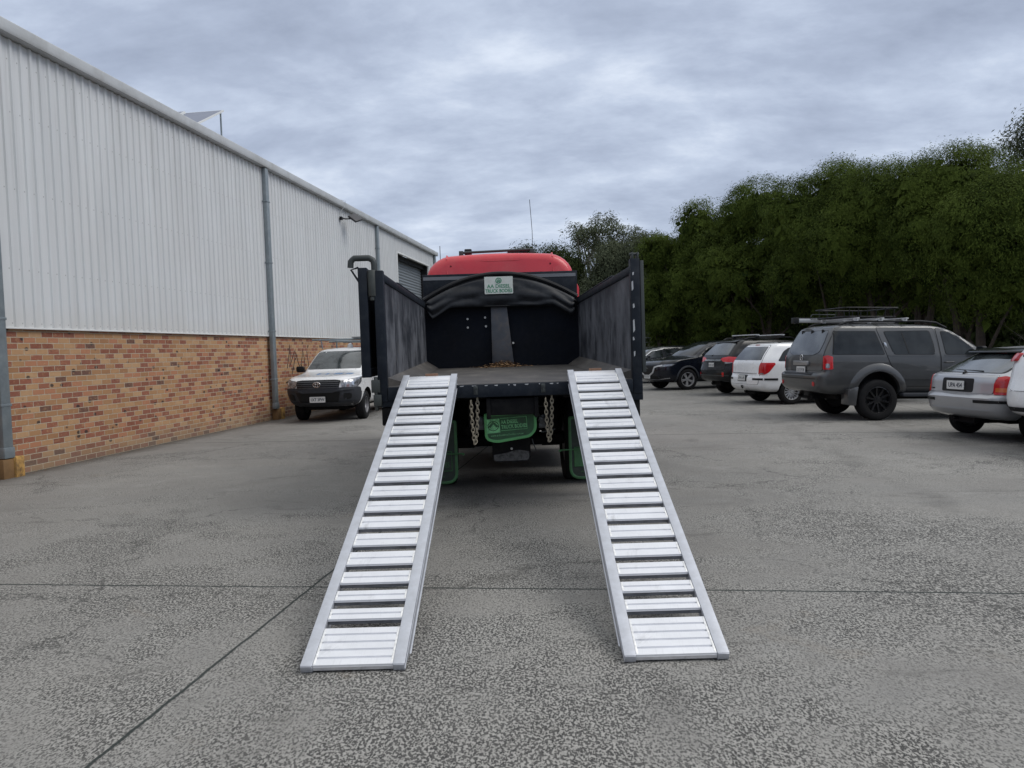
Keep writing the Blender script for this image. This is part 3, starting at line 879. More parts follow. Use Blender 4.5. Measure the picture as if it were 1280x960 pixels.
def tyre_mb(R, w, rimr, M=None):
    mb = MB(); h = w / 2
    mb.lathe([(rimr, -h * .86), (rimr + .02, -h * .93), ((R + rimr) / 2, -h * 1.02), (R - .03, -h * .95), (R - .008, -h * .80), (R, -h * .6), (R, -h * .22), (R - .008, -h * .19), (R - .008, -h * .14), (R, -h * .11), (R, h * .11),
              (R - .008, h * .14), (R - .008, h * .19), (R, h * .22), (R, h * .6), (R - .008, h * .80), (R - .03, h * .95), ((R + rimr) / 2, h * 1.02), (rimr + .02, h * .93), (rimr, h * .86)], 48, 'x', M, close=True)
    return mb
M_RIMD = mat('painted_steel_rim', (.30, .30, .31), .5, .4, var=.2, dirt=(.1, .09, .08), dirtamt=.6)
for x in (-1.06, -.76, .76, 1.06):
    wl = empty('wheel', (x, 1.75, .495), parent=TK)
    tyre_mb(.495, .27, .28).build('tyre', M_RUB, wl)
    mb = MB(); s_ = 1 if x > 0 else -1
    mb.lathe([(.285, -.11), (.285, .11), (.26, .11), (.25, .02), (.12, -.02), (.10, .03), (.02, .035)], 32, 'x', Matrix.Diagonal((s_, 1, 1, 1)) @ Matrix.Identity(4))
    mb.build('rim', M_RIMD, wl)
for x in (-1.0, 1.0):
    wl = empty('wheel', (x, 5.9, .495), parent=TK)
    tyre_mb(.495, .27, .28).build('tyre', M_RUB, wl)
    mb = MB(); mb.lathe([(.285, -.11), (.285, .11), (.26, .11), (.25, .02), (.12, -.02), (.10, .03), (.02, .035)], 32, 'x', Matrix.Diagonal((1 if x > 0 else -1, 1, 1, 1)))
    mb.build('rim', M_RIMD, wl)
# mud flaps with green edging
for sx in (-1, 1):
    x0, x1 = sorted((sx * .585 + .018, sx * 1.18))
    FM = frame(((x0 + x1) / 2, .62, 0), (1, 0, 0), (0, 0, 1)); hw = (x1 - x0) / 2
    zb = .19
    mb = MB(); mb.prism(rpoly([(-hw, zb), (hw, zb), (hw, .84), (-hw, .84)], [.12, .12, .01, .01], 6), -.006, .0, 'z', FM)
    mf = mb.build('mud_flap', M_DGREEN, TK, smooth=False)
    mb = MB(); oc = rpoly([(-hw + .008, zb + .008), (hw - .008, zb + .008), (hw - .008, .83), (-hw + .008, .83)], [.11, .11, .01, .01], 6)
    mb.tube([(a_, b_, .003) for a_, b_ in oc], .015, 6, M=FM @ Matrix.Diagonal((1, 1, .35, 1)), closed=True)
    mb.build('green_edging', M_GREEN, mf)
    mb = MB(); zc = .44
    mb.prism([(-hw + .05, zc - .12), (-hw + .19, zc - .12), (-hw + .19, zc + .08), (-hw + .05, zc + .08)], .0005, .002, 'z', FM)
    fr = [(-hw + .05, zc - .12), (hw - .055, zc - .12), (hw - .055, zc + .08), (-hw + .05, zc + .08)]
    for i in range(4):
        a_, b_ = fr[i], fr[(i + 1) % 4]; mb.tube([(a_[0], a_[1], .002), (b_[0], b_[1], .002)], .004, 4, M=FM)
    mb.build('flap_print', M_GREEN, mf)
    lettering('AA DIESEL', .075, M_GREEN, mf, FM @ Matrix.Translation((.065, zc + .02, .001)), sx=.75)
    lettering('TRUCK BODIES', .075, M_GREEN, mf, FM @ Matrix.Translation((.065, zc - .06, .001)), sx=.62)
    lettering('www.aadieseltruckbodies.com.au', .035, M_GREEN, mf, FM @ Matrix.Translation((0, zc - .175, .001)), sx=.75)
    mb = MB(); mb.tube([(sx * .50, .58, .50), (sx * .75, .60, .50)], .008, 6); mb.box(sx * .50 - .012, sx * .50 + .012, .57, .59, .485, .505); mb.build('flap_stay', M_GREEN, mf)
# centre green edged rubber flap
FM = frame((-.008, .30, .045), (1, 0, 0), (0, 0, 1))
fp = rpoly([(-.262, .875), (-.255, .62), (-.15, .592), (.20, .642), (.258, .71), (.258, .885)], [.01, .09, .04, .06, .05, .01], 5)
mb = MB(); mb.prism(fp, -.008, 0, 'z', FM); cf = mb.build('centre_flap', mat('green_centre_flap', (.04, .13, .055), .5, var=.25, dirt=(.04, .06, .04), dirtamt=.5, dirtscale=14), TK, smooth=False)
mb = MB(); 
ctr = Vector((0, .75)); inn = [tuple(ctr + (Vector(p) - ctr) * .955) for p in fp]
mb.tube([(a_, b_, .002) for a_, b_ in inn], .014, 6, M=FM @ Matrix.Diagonal((1, 1, .4, 1)), closed=True); mb.build('green_edging', mat('bright_green_edge', (.14, .46, .17), .5, var=.15), cf)
SK = FM @ Matrix.Rotation(rad(3.2), 4, 'Z')
M_LG = mat('light_green_print', (.26, .70, .32), .5, var=.2, dirt=(.03, .09, .04), dirtamt=.6, dirtscale=25)
mb = MB(); mb.prism([(-.195, .695), (-.065, .695), (-.065, .835), (-.195, .835)], .001, .003, 'z', SK); mb.build('print_square', M_LG, cf, smooth=False)
mb = MB(); cxx, cyy = -.13, .765
for k, r_ in enumerate((.052, .034)):
    mb.tube([(cxx - r_, cyy - .012, .004), (cxx, cyy + r_ * .75, .004), (cxx + r_, cyy - .012, .004)], .0045, 5, M=SK)
mb.tube([(cxx + .052 * cos(a), cyy + .046 * sin(a), .004) for a in [2 * pi * i / 24 for i in range(24)]], .003, 5, M=SK, closed=True)
mb.build('emblem', M_DGREEN, cf)
lettering('AA DIESEL', .052, M_LG, cf, SK @ Matrix.Translation((-.052, .795, .002)), align='LEFT', sx=.72, bold=.001)
lettering('TRUCK BODIES', .052, M_LG, cf, SK @ Matrix.Translation((-.052, .745, .002)), align='LEFT', sx=.72, bold=.001)
lettering('www.aadieseltruckbodies.com.au', .027, M_LG, cf, SK @ Matrix.Translation((.0, .668, .002)), sx=.9)
mb = MB()
for a_, b_ in (((-.056, .712), (.205, .712)), ((.205, .712), (.205, .835)), ((-.056, .835), (.205, .835))): mb.tube([(*a_, .003), (*b_, .003)], .0028, 4, M=SK)
mb.build('print_border', M_LG, cf)
# tow plate hanging under the flap, lamps, air hose hooks
mb = MB(); mb.prism(rpoly([(-.20, .40), (.195, .40), (.195, .66), (-.20, .66)], [.07, .07, .01, .01], 6), .58, .60, 'y')
tw = mb.build('tow_plate', M_CHASSIS, TK)
mb = MB(); mb.prism(rpoly([(-.185, .41), (.18, .41), (.18, .50), (.06, .525), (-.06, .49), (-.185, .475)], [.06, .06, .01, .05, .05, .01], 5), .574, .579, 'y')
mb.build('dried_mud', mat('dried_mud', (.115, .115, .115), .9, dirt=(.03, .03, .03), dirtamt=.8, dirtscale=22), tw)
mb = MB(); mb.cyl((0, .56, .535), (0, .58, .535), .012, 8); mb.build('bolt', M_BOLT, tw)
for x in (-.315, .325):
    mb = MB(); mb.lathe([(.01, -.04), (.052, -.035), (.058, .0), (.05, .05), (.01, .055)], 20, 'y', Matrix.Translation((x, .40, .845)))
    mb.box(x - .05, x + .05, .37, .45, .76, .81)
    mb.build('tail_lamp', mat('smoky_lamp', (.075, .08, .085), .25, dirt=(.13, .13, .13), dirtamt=.5), TK, bevel=.006)
mb = MB(); mb.tube([(.33, .34, .98), (.27, .34, .985), (.268, .34, .93), (.29, .34, .88), (.35, .34, .85), (.38, .36, .78)], .007, 6); mb.tube([(.21, .5, .64), (.225, .5, .58), (.25, .5, .52)], .006, 6)
mb.tube([(.30, .36, .72), (.42, .36, .735), (.44, .36, .75)], .008, 6); mb.build('air_hose', M_HOSE, TK)
# unseen boxes and panels added to keep light out from under the truck
mb = MB(); mb.box(-1.2, -.70, 2.55, 4.55, .36, 1.06); mb.build('left_light_block', M_CHASSIS, TK, bevel=.03)
mb = MB(); mb.box(.70, 1.2, 2.55, 4.55, .36, 1.06); mb.build('right_light_block', M_CHASSIS, TK, bevel=.06)
mb = MB(); mb.box(-.45, .45, 3.0, 4.4, .42, 1.0); mb.build('middle_light_block', M_CHASSIS, TK, bevel=.05)
mb = MB(); mb.box(-1.16, 1.16, L + .40, L + .75, .24, 1.0); mb.build('cab_light_block', M_CHASSIS, TK, bevel=.02)
mb = MB(); mb.box(-1.15, 1.15, L + 2.0, L + 2.3, .30, .95); mb.build('front_bumper', M_CHASSIS, TK, bevel=.05)
mb = MB(); mb.box(-.95, .95, 5.0, 5.3, .45, 1.15); mb.box(-.42, .42, 4.2, 6.6, .42, 1.0); mb.build('engine_light_block', M_CHASSIS, TK, bevel=.03)
for xx in (-.8, .8):
    mb = MB(); mb.box(xx - .36, xx + .36, 2.62, 2.66, .30, 1.12); mb.build('light_block_panel', M_CHASSIS, TK)

# cab
CB = MB()
y0, y1 = L + .34, L + 2.05
secs = []
def cab_sec(y, z0, z1, w, r, crown):
    pts = []
    pts.append((-w, z0)); 
    n = 8
    for i in range(n + 1):
        a = pi - (pi / 2) * i / n
        pts.append((-w + r * 1.15 + r * 1.15 * cos(a), z1 - r + r * sin(a)))
    m = 10
    for i in range(1, m):
        t = -1 + 2 * i / m
        pts.append((t * (w - r * 1.15), z1 + crown * (1 - t * t)))
    for i in range(n + 1):
        a = (pi / 2) - (pi / 2) * i / n
        pts.append((w - r * 1.15 + r * 1.15 * cos(a), z1 - r + r * sin(a)))
    pts.append((w, z0))
    return [(x, y, z) for x, z in pts]
rings = [cab_sec(y0, 1.0, 2.97, 1.04, .34, .02), cab_sec(y0 + .02, .95, 3.03, 1.11, .37, .022), cab_sec(y0 + .06, .92, 3.065, 1.155, .38, .022), cab_sec(y0 + .14, .9, 3.085, 1.175, .38, .022), cab_sec(y0 + .9, .9, 3.11, 1.18, .38, .022),
         cab_sec(y0 + 1.2, .9, 3.08, 1.18, .28, .02), cab_sec(y0 + 1.5, .9, 2.86, 1.17, .25, .02), cab_sec(y0 + 1.75, .9, 2.2, 1.15, .2, .02), cab_sec(y0 + 1.9, .9, 1.55, 1.12, .1, .01), cab_sec(y0 + 1.95, .95, 1.50, 1.0, .1, .0)]
n = len(rings[0]); vs = sum(rings, []); fs = []
for j in range(len(rings) - 1):
    for i in range(n): fs.append((j * n + i, j * n + (i + 1) % n, (j + 1) * n + (i + 1) % n, (j + 1) * n + i))
fs.append(tuple(range(n))); fs.append(tuple((len(rings) - 1) * n + i for i in range(n)))
CB.add(vs, fs)
cab = CB.build('cab', M_RED, TK, ang=50, bevel=.0)
mb = MB()
for x in (-.84, .84):      # pressed ribs in the roof
    mb.tube([(x, y0 + .002, 2.76), (x, y0 + .035, 3.02), (x, y0 + .12, 3.083), (x, y0 + .9, 3.115)], .015, 6)
mb.tube([(-.52, y0 + .036, 3.03), (-.48, y0 + .012, 2.985), (-.2, y0 + .004, 2.975), (.25, y0 + .004, 2.975), (.5, y0 + .012, 2.985), (.54, y0 + .036, 3.03)], .008, 6)
mb.build('pressed_rib', M_RED, cab)
for x in (-.78, .80):
    mb = MB(); mb.cyl((x, y0 + .0, 2.905), (x, y0 + .04, 2.905), .018, 8); mb.build('roof_plug', M_BLK, cab)
mb = MB()
for x in (-.62, .54): mb.box(x - .035, x + .035, y0 + .35, y0 + .50, 3.09, 3.19)
mb.tube([(-.63, y0 + .40, 3.175), (-.58, y0 + .40, 3.165), (.0, y0 + .40, 3.178), (.50, y0 + .40, 3.19), (.56, y0 + .40, 3.185)], .022, 8)
mb.build('roof_bar', M_HOSE, cab, bevel=.006)
for bx_ in ((-.57, -.45, .50, .66, 3.12, 3.24), (.35, .47, .50, .62, 3.12, 3.225), (.14, .345, .5, .7, 3.12, 3.20)):
    mb = MB(); mb.box(bx_[0], bx_[1], y0 + bx_[2], y0 + bx_[3], bx_[4], bx_[5]); mb.build('work_lamp', M_BLK, cab, bevel=.015)
mb = MB(); mb.tube([(.56, y0 + .5, 3.1), (.555, y0 + .45, 3.5), (.52, y0 + .3, 3.98)], .005, 6); mb.build('antenna', M_HOSE, cab)
mb = MB(); mb.tube([(-.97, y0 + .5, 3.0), (-.97, y0 + .5, 3.30)], .006, 6); mb.build('antenna', M_HOSE, cab)
mb = MB(); mb.prism(rpoly([(1.185, 2.33), (1.30, 2.36), (1.31, 2.55), (1.265, 2.64), (1.19, 2.62)], .03, 4), y0 + .5, y0 + .72, 'y'); mb.box(1.09, 1.2, y0 + .58, y0 + .64, 2.36, 2.42)
mb.build('door_mirror', M_RED, cab, bevel=.02)
mb = MB(); mb.box(-.78, .78, y0 - .006, y0 + .03, 1.9, 2.55); mb.build('rear_window', M_GLASSD, cab)
mb = MB(); mb.box(-1.19, -1.16, y0 + .55, y0 + 1.35, 1.9, 2.55); mb.build('side_window', M_GLASSD, cab)
mb = MB(); mb.box(1.16, 1.19, y0 + .55, y0 + 1.35, 1.9, 2.55); mb.build('side_window', M_GLASSD, cab)

# ------------------------------------------------------------------ loading ramps
g = NB('ramp_aluminium')
v = g.tc.outputs['Object']
br = g.noise(g.mapping(v, (2, 90, 90)), 3, 4, .6); bl_ = g.noise(v, 3.2, 6, .65); sc2 = g.noise(g.mapping(v, (30, 1.5, 30)), 6, 5, .7)
c = g.ramp(bl_, [(.3, (.72, .73, .76)), (.7, (.84, .85, .88))])
c = g.mix(g.maprange(sc2, .55, .75, 0, .35), c, (.50, .51, .54))
c = g.mix(g.maprange(g.noise(g.mapping(v, (1, .6, 1)), 4.5, 8, .7, .8), .56, .70, 0, .45), c, (.33, .33, .34))
g.p(color=c, rough=g.maprange(br, .3, .7, .34, .54), metal=.65)
g.bump(br, .12, .002)
M_ALU = g.m
M_ALUR = mat('mill_finish_rail', (.50, .52, .565), .42, .6, var=.10, vscale=9, dirt=(.42, .43, .46), dirtamt=.5, dirtscale=14)
M_ALUD = mat('shaded_channel_web', (.27, .275, .29), .6, .2, var=.2, vscale=8, dirt=(.09, .09, .09), dirtamt=.5, dirtscale=12)  # shade between the rungs painted in as a darker web colour
M_WELD = mat('weld_bead', (.80, .80, .79), .45, .5, var=.2, vscale=50)
RA = atan2(1.335 - .06, 7.33 - 3.77)
RL = 3.78
gaps = [.23, .386, .541, .717, .915, 1.114, 1.312, 1.508, 1.709, 1.912, 2.108, 2.303, 2.491, 2.691, 2.883, 3.063, 3.253, 3.456]
def ramp(name_label, bx, by, tx, ty):
    """bx,by: middle of the foot; tx: middle of the head"""
    rz = -atan2(tx - bx, 3.56)
    rt = empty('loading_ramp', (bx, by, .066), rz, rx=RA)
    rt.rotation_mode = 'XYZ'
    tag(rt, name_label, 'ramp', 'pair of loading ramps leaning on the truck')
    HW = .257; rw = .058
    # rails: I-section cut flat where they meet the ground
    for sx in (-1, 1):
        mb = MB()
        xo, xi = sx * HW, sx * (HW - rw)
        c_ = sin(RA) / cos(RA)
        def nb(s, n): return n
        def seg(xa, xb, n0, n1):
            # polygon in (s,n): lower edge follows n0 but never goes under the ground
            def gs(n): return (-.064 - n * cos(RA)) / sin(RA)
            sb = max(-.085, gs(n0)); st = -.085 if n1 > -.12 and gs(n1) < -.085 else gs(n1)
            pts = [(sb, n0), (RL - .055, n0), (RL, min(n1, n0 + .05)), (RL, n1), (st, n1)]
            if gs(n1) < -.085 and sb > -.085: pts.append((-.085, (-.064 + .085 * sin(RA)) / cos(RA)))
            mb.prism(pts, min(xa, xb), max(xa, xb), 'x')
        seg(xo, xi, -.006, .004)                      # top flange
        seg(xo - sx * .006, xo - sx * .018, -.105, -.0065)  # web
        seg(xo, xo - sx * .045, -.113, -.1055)       # foot flange
        seg(xo - sx * .0005, xo - sx * .0055, -.040, -.030)
        seg(xi, xi + sx * .010, -.045, -.0065)
        mb.build('side_rail', M_ALUR, rt, bevel=.0025)
        mb = MB(); mb.box(min(xo, xi) + .001, max(xo, xi) - .001, -.089, -.083, -.034, .001); mb.build('rail_end_cap', M_ALUR, rt, bevel=.002)
    gw = .058
    def tread(s0, s1, nr):
        mb = MB(); w = (HW - rw) - .0015
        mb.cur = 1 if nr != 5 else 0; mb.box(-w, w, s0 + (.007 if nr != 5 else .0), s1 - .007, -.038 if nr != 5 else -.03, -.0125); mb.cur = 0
        mb.box(-w, w, s0, s1, -.0124, -.010)
        d = (s1 - s0) / nr
        for k in range(nr):
            a_ = s0 + k * d; 
            mb.prism([(a_ + .0015, -.0101), (a_ + .005, -.001), (a_ + d - .009, -.001), (a_ + d - .0055, -.0101)], -w, w, 'x')
        o = mb.build('rung', [M_ALU, M_ALUD], rt, bevel=0)
        for sx in (-1, 1):
            mb = MB()
            mb.box(min(sx * (w - .012), sx * w), max(sx * (w - .012), sx * w), s0 + d * .2, s1 - d * .2, -.004, .0008)
            mb.build('weld', M_WELD, o, bevel=.003)
    edges = [-.082] + gaps + [RL - .10]
    for i in range(len(edges) - 1):
        s0 = edges[i] + (gw / 2 if i else 0); s1 = edges[i + 1] - (gw / 2 if i < len(gaps) else 0)
        tread(s0, s1, 5 if i == 0 else (3 if i == len(gaps) else 2))
    # hook plate lying over the tail of the tray
    mb = MB()
    mb.prism([(RL - .10, -.012), (RL - .02, -.006), (RL + .005, -.02), (RL + .03, -.085), (RL + .02, -.089), (RL - .005, -.03), (RL - .03, -.016), (RL - .10, -.022)], -HW + rw, HW - rw, 'x')
    mb.build('hook_plate', M_ALU, rt, bevel=.003)
    mb = MB(); mb.box(-.05, .07, RL + .010, RL + .016, -.03, .006); mb.build('orange_tab', mat('faded_orange', (.27, .155, .10), .7), rt)
    return rt
ramp('aluminium loading ramp resting on the left end of the truck tail, nearer the brick wall', (-1.085 - .565) / 2, 3.77, (-1.022 - .528) / 2, 7.3)
ramp('aluminium loading ramp resting on the right end of the truck tail, nearer the parked cars', (.522 + 1.003) / 2, 3.77, (.55 + 1.028) / 2, 7.3)
# ------------------------------------------------------------------ cars
def pchip(xs, ys, x):
    xs = np.array(xs, float); ys = np.array(ys, float); h = np.diff(xs); d = np.diff(ys) / h
    m = np.zeros(len(xs)); m[0] = d[0]; m[-1] = d[-1]
    for i in range(1, len(xs) - 1):
        if d[i - 1] * d[i] <= 0: m[i] = 0
        else:
            w1 = 2 * h[i] + h[i - 1]; w2 = h[i] + 2 * h[i - 1]
            m[i] = (w1 + w2) / (w1 / d[i - 1] + w2 / d[i])
    i = int(np.clip(np.searchsorted(xs, x) - 1, 0, len(h) - 1))
    t = (x - xs[i]) / h[i]
    return ((1 + 2 * t) * (1 - t) ** 2 * ys[i] + t * (1 - t) ** 2 * h[i] * m[i] + t * t * (3 - 2 * t) * ys[i + 1] + t * t * (t - 1) * h[i] * m[i + 1])

def car_outline(xr, xf, w, rx, fx, barrel, rbow, fbow, xc, xh):
    """plan outline of one height layer, counter-clockwise from the rear right"""
    P = []
    ry = min(rx, w * .6); fy = min(fx * .65, w * .75)
    def wy(x): return 1 - barrel * min(1.0, ((x - xc) / xh) ** 2)
    for i in range(9): 
        t = i / 9; y = (w - ry) * (1 - 2 * t); P.append((xr - rbow * (1 - (y / w) ** 2), y))       # rear, left -> right
    for i in range(9):
        a = pi / 2 * i / 8.0; P.append((xr + rx * (1 - cos(a)), -(w - ry) - ry * sin(a)))
    x0, x1 = xr + rx, xf - fx
    for i in range(1, 22):
        t = i / 22; P.append((x0 + (x1 - x0) * t, -w))
    for i in range(9):
        a = pi / 2 * i / 8.0; P.append((xf - fx + fx * sin(a), -(w - fy) - fy * cos(a)))
    for i in range(1, 10):
        t = i / 9; y = -(w - fy) * (1 - 2 * t); P.append((xf + fbow * (1 - (y / w) ** 2) * (1 if i < 9 else 1), y))
    for i in range(1, 9):
        a = pi / 2 * (1 - i / 8.0); P.append((xf - fx + fx * sin(a), (w - fy) + fy * cos(a)))
    for i in range(1, 22):
        t = 1 - i / 22; P.append((x0 + (x1 - x0) * t, w))
    for i in range(0, 9):
        a = pi / 2 * (1 - i / 8.0); P.append((xr + rx * (1 - cos(a)), (w - ry) + ry * sin(a)))
    P.pop()
    return [(x, y * wy(x)) for x, y in P]

class Car:
    def __init__(s, keys, L, wr, wf, track, R, arch, paint, barrel=.05, rbow=.03, fbow=.08):
        s.L = L; s.wr = wr; s.wf = wf; s.R = R; s.track = track; s.paint = paint
        zs = [k[0] for k in keys]; lay = []
        for a, b in zip(keys[:-1], keys[1:]):
            m = max(1, int(max(abs(b[0] - a[0]) / .028, max(abs(b[1] - a[1]), abs(b[2] - a[2])) / .07)))
            lay += [a[0] + (b[0] - a[0]) * i / m for i in range(m)]
        lay.append(zs[-1])
        vs = []; fs = []; n = None
        for z in lay:
            v = [float(pchip(zs, [k[c] for k in keys], z)) for c in range(1, 6)]
            o = car_outline(v[0], v[1], v[2], v[3], v[4], barrel, rbow, fbow, L / 2, L / 2)
            n = len(o); vs += [(x, y, z) for x, y in o]
        for j in range(len(lay) - 1):
            for i in range(n): fs.append((j * n + i, j * n + (i + 1) % n, (j + 1) * n + (i + 1) % n, (j + 1) * n + i))
        fs.append(tuple(range(n))[::-1]); 
        # domed roof cap
        top = (len(lay) - 1) * n; c = Vector((sum(vs[top + i][0] for i in range(n)) / n, 0, zs[-1])); prev = top
        for sc, dz in ((.8, .010), (.5, .018)):
            b0 = len(vs)
            for i in range(n):
                p = Vector(vs[top + i]); q = c + (p - c) * sc; vs.append((q.x, q.y, zs[-1] + dz))
            for i in range(n): fs.append((prev + i, prev + (i + 1) % n, b0 + (i + 1) % n, b0 + i))
            prev = b0
        fs.append(tuple(prev + i for i in range(n)))
        me = bpy.data.meshes.new('body'); me.from_pydata(vs, [], fs)
        bm = bmesh.new(); bm.from_mesh(me); bmesh.ops.recalc_face_normals(bm, faces=bm.faces)
        s.bvh = BVHTree.FromBMesh(bm)
        bm.to_mesh(me); bm.free()
        me.materials.append(paint); me.materials.append(M_BLK)
        o = bpy.data.objects.new('body', me); COL.objects.link(o)
        cut = MB()
        for xw in (wr, wf):
            for sy in (-1, 1):
                y0, y1 = sorted((sy * (track / 2 - .25), sy * 1.4))
                seg = 40; prof = []
                cut.prism([(xw + arch * cos(2 * pi * k / seg), R + .01 + arch * sin(2 * pi * k / seg)) for k in range(seg)], y0, y1, 'y')
        co = cut.build('cutter', M_BLK, smooth=False)
        md = o.modifiers.new('b', 'BOOLEAN'); md.operation = 'DIFFERENCE'; md.object = co; md.solver = 'EXACT'
        bpy.context.view_layer.update()
        dg = bpy.context.evaluated_depsgraph_get()
        me2 = bpy.data.meshes.new_from_object(o.evaluated_get(dg))
        me2.name = 'body'
        o.modifiers.clear(); o.data = me2
        bpy.data.objects.remove(co); bpy.data.meshes.remove(me)
        if len(me2.materials) < 2:
            me2.materials.clear(); me2.materials.append(paint); me2.materials.append(M_BLK)
        for p in me2.polygons:
            p.material_index = 0
            c = p.center
            for xw in (wr, wf):
                d = hypot(c.x - xw, c.z - R - .01)
                nrm = p.normal; rad_ = Vector((c.x - xw, 0, c.z - R - .01))
                if d < arch + .003 and abs(c.y) > track / 2 - .27 and (rad_.length > 1e-6 and nrm.dot(rad_.normalized()) < -.9 or abs(abs(c.y) - (track / 2 - .25)) < .004): p.material_index = 1
            if c.z < keys[0][0] + .002: p.material_index = 1
        me2.shade_smooth(); me2.set_sharp_from_angle(angle=rad(32))
        s.body = o
        s.root = None
    def place(s, name, label, cat, ref, world, heading, group=None, lift=0.0):
        s.lift = lift
        R = Matrix.Rotation(heading, 3, 'Z')
        off = R @ Vector((ref[0], ref[1], 0))
        x, y = world[0] - off.x, world[1] - off.y
        f = R @ Vector((1, 0, 0)); l = R @ Vector((0, 1, 0))
        pr = Vector((x, y)) + Vector(f[:2]) * s.wr; pf = Vector((x, y)) + Vector(f[:2]) * s.wf
        zr = gz(*pr); zf = gz(*pf); pit = math.atan2(zr - zf, s.wf - s.wr)
        z0 = zr + math.tan(pit) * s.wr + lift
        s.root = empty(name, (x, y, z0), heading, ry=pit)
        tag(s.root, label, cat, group)
        s.body.parent = s.root
        return s.root
    def hit(s, o, d):
        r = s.bvh.ray_cast(o, d, 8)
        if r[0] is None:
            q = s.bvh.find_nearest(o + d * 3.0); return q[0]
        return r[0]
    def patch(s, name, poly, m, side='R', off=.006, thick=.012, parent=None, cell=.06, phi=0, smooth=True, base=None):
        """a shaped plate that follows the bodywork. side R/L: poly (x,z); B/F: poly (y,z); C: across a corner, poly (t,z) about base, seen from heading phi"""
        if side == 'R': org = lambda a, b: Vector((a, -3, b)); d = Vector((0, 1, 0))
        elif side == 'L': org = lambda a, b: Vector((a, 3, b)); d = Vector((0, -1, 0))
        elif side == 'B': org = lambda a, b: Vector((-3, a, b)); d = Vector((1, 0, 0))
        elif side == 'F': org = lambda a, b: Vector((s.L + 3, a, b)); d = Vector((-1, 0, 0))
        elif side == 'T': org = lambda a, b: Vector((a, b, 4)); d = Vector((0, 0, -1))
        else:
            d = Vector((cos(phi), sin(phi), 0)); tt = Vector((-sin(phi), cos(phi), 0)); B = Vector((base[0], base[1], 0))
            org = lambda a, b: B - d * 3 + tt * a + Vector((0, 0, b))
        bm = bmesh.new()
        vs = [bm.verts.new((a, b, 0)) for a, b in poly]; bm.faces.new(vs)
        xs = [p[0] for p in poly]; ys = [p[1] for p in poly]
        for lo, hi, nrm in ((min(xs), max(xs), (1, 0, 0)), (min(ys), max(ys), (0, 1, 0))):
            k = int((hi - lo) / cell)
            for i in range(1, k + 1):
                c = lo + (hi - lo) * i / (k + 1)
                bmesh.ops.bisect_plane(bm, geom=bm.verts[:] + bm.edges[:] + bm.faces[:], plane_co=(c, 0, 0) if nrm[0] else (0, c, 0), plane_no=nrm)
        bmesh.ops.triangulate(bm, faces=[f for f in bm.faces if len(f.verts) > 4])
        bm.normal_update()
        f2 = [[v.index for v in f.verts] for f in bm.faces] if not bm.verts.index_update() else None
        n = len(bm.verts); outer = []; inner = []
        for v in bm.verts:
            p = s.hit(org(v.co.x, v.co.y), d)
            outer.append(p - d * off); inner.append(p - d * (off - thick))
        ed = [(e.verts[0].index, e.verts[1].index) for e in bm.edges if len(e.link_faces) == 1]
        bm.free()
        mb = MB(); mb.add(outer + inner, f2 + [tuple(n + i for i in f[::-1]) for f in f2] + [(a, b, n + b, n + a) for a, b in ed])
        return mb.build(name, m, parent or s.root, smooth=smooth, ang=40)
    def strip(s, name, pts, w, m, side='R', off=.005, thick=.01, parent=None, closed=False, **k):
        """narrow band along a line on the bodywork"""
        P = [Vector(p) for p in pts]; L_ = []; R_ = []
        for i in range(len(P)):
            t = (P[(i + 1) % len(P) if closed else min(i + 1, len(P) - 1)] - P[i - 1 if closed else max(i - 1, 0)]).normalized(); q = Vector((-t.y, t.x)) * w / 2
            L_.append(tuple(P[i] + q)); R_.append(tuple(P[i] - q))
        if closed:
            mb = None; poly = L_ + [L_[0]] + [R_[0]] + R_[::-1]
        else: poly = L_ + R_[::-1]
        return s.patch(name, poly, m, side, off, thick, parent, cell=.09, **k)
    def panel(s, name, poly, side, off=.007, gap=.010, parent=None, cell=.08, **k):
        """a door or lid: body coloured plate with its shut line"""
        c = Vector((sum(p[0] for p in poly) / len(poly), sum(p[1] for p in poly) / len(poly)))
        big = []
        for p in poly:
            v = Vector(p) - c; big.append(tuple(c + v * (1 + gap / max(.1, v.length))))
        o = s.patch(name, poly, s.paint, side, off, off + .004, parent, cell, **k)
        s.patch('shut_line', big, M_BLK, side, off * .35, off * .35 + .003, o, cell, **k)
        return o
    def window(s, poly, side, parent=None, off=.011, seal=.016, glass=None, **k):
        c = Vector((sum(p[0] for p in poly) / len(poly), sum(p[1] for p in poly) / len(poly)))
        big = []
        for p in poly:
            v = Vector(p) - c; big.append(tuple(c + v * (1 + seal / max(.1, v.length))))
        o = s.patch('window', poly, glass or M_CARGLASS, side, off, off + .004, parent, .05, **k)
        s.patch('window_seal', big, M_BLK, side, off - .0035, off, o, .07, **k)
        return o
    def flare(s, xw, r0, r1, side, off, m, a0=-8, a1=188, name='wheel_arch_trim', n=22):
        pin = [(xw + r0 * cos(rad(a0 + (a1 - a0) * i / n)), s.R + .01 + r0 * sin(rad(a0 + (a1 - a0) * i / n))) for i in range(n + 1)]
        pout = [(xw + r1 * cos(rad(a0 + (a1 - a0) * i / n)), s.R + .01 + r1 * sin(rad(a0 + (a1 - a0) * i / n))) for i in range(n + 1)]
        d = Vector((0, 1, 0)) if side == 'R' else Vector((0, -1, 0)); sy = -3 if side == 'R' else 3
        vs = []; fs = []
        lim = .30
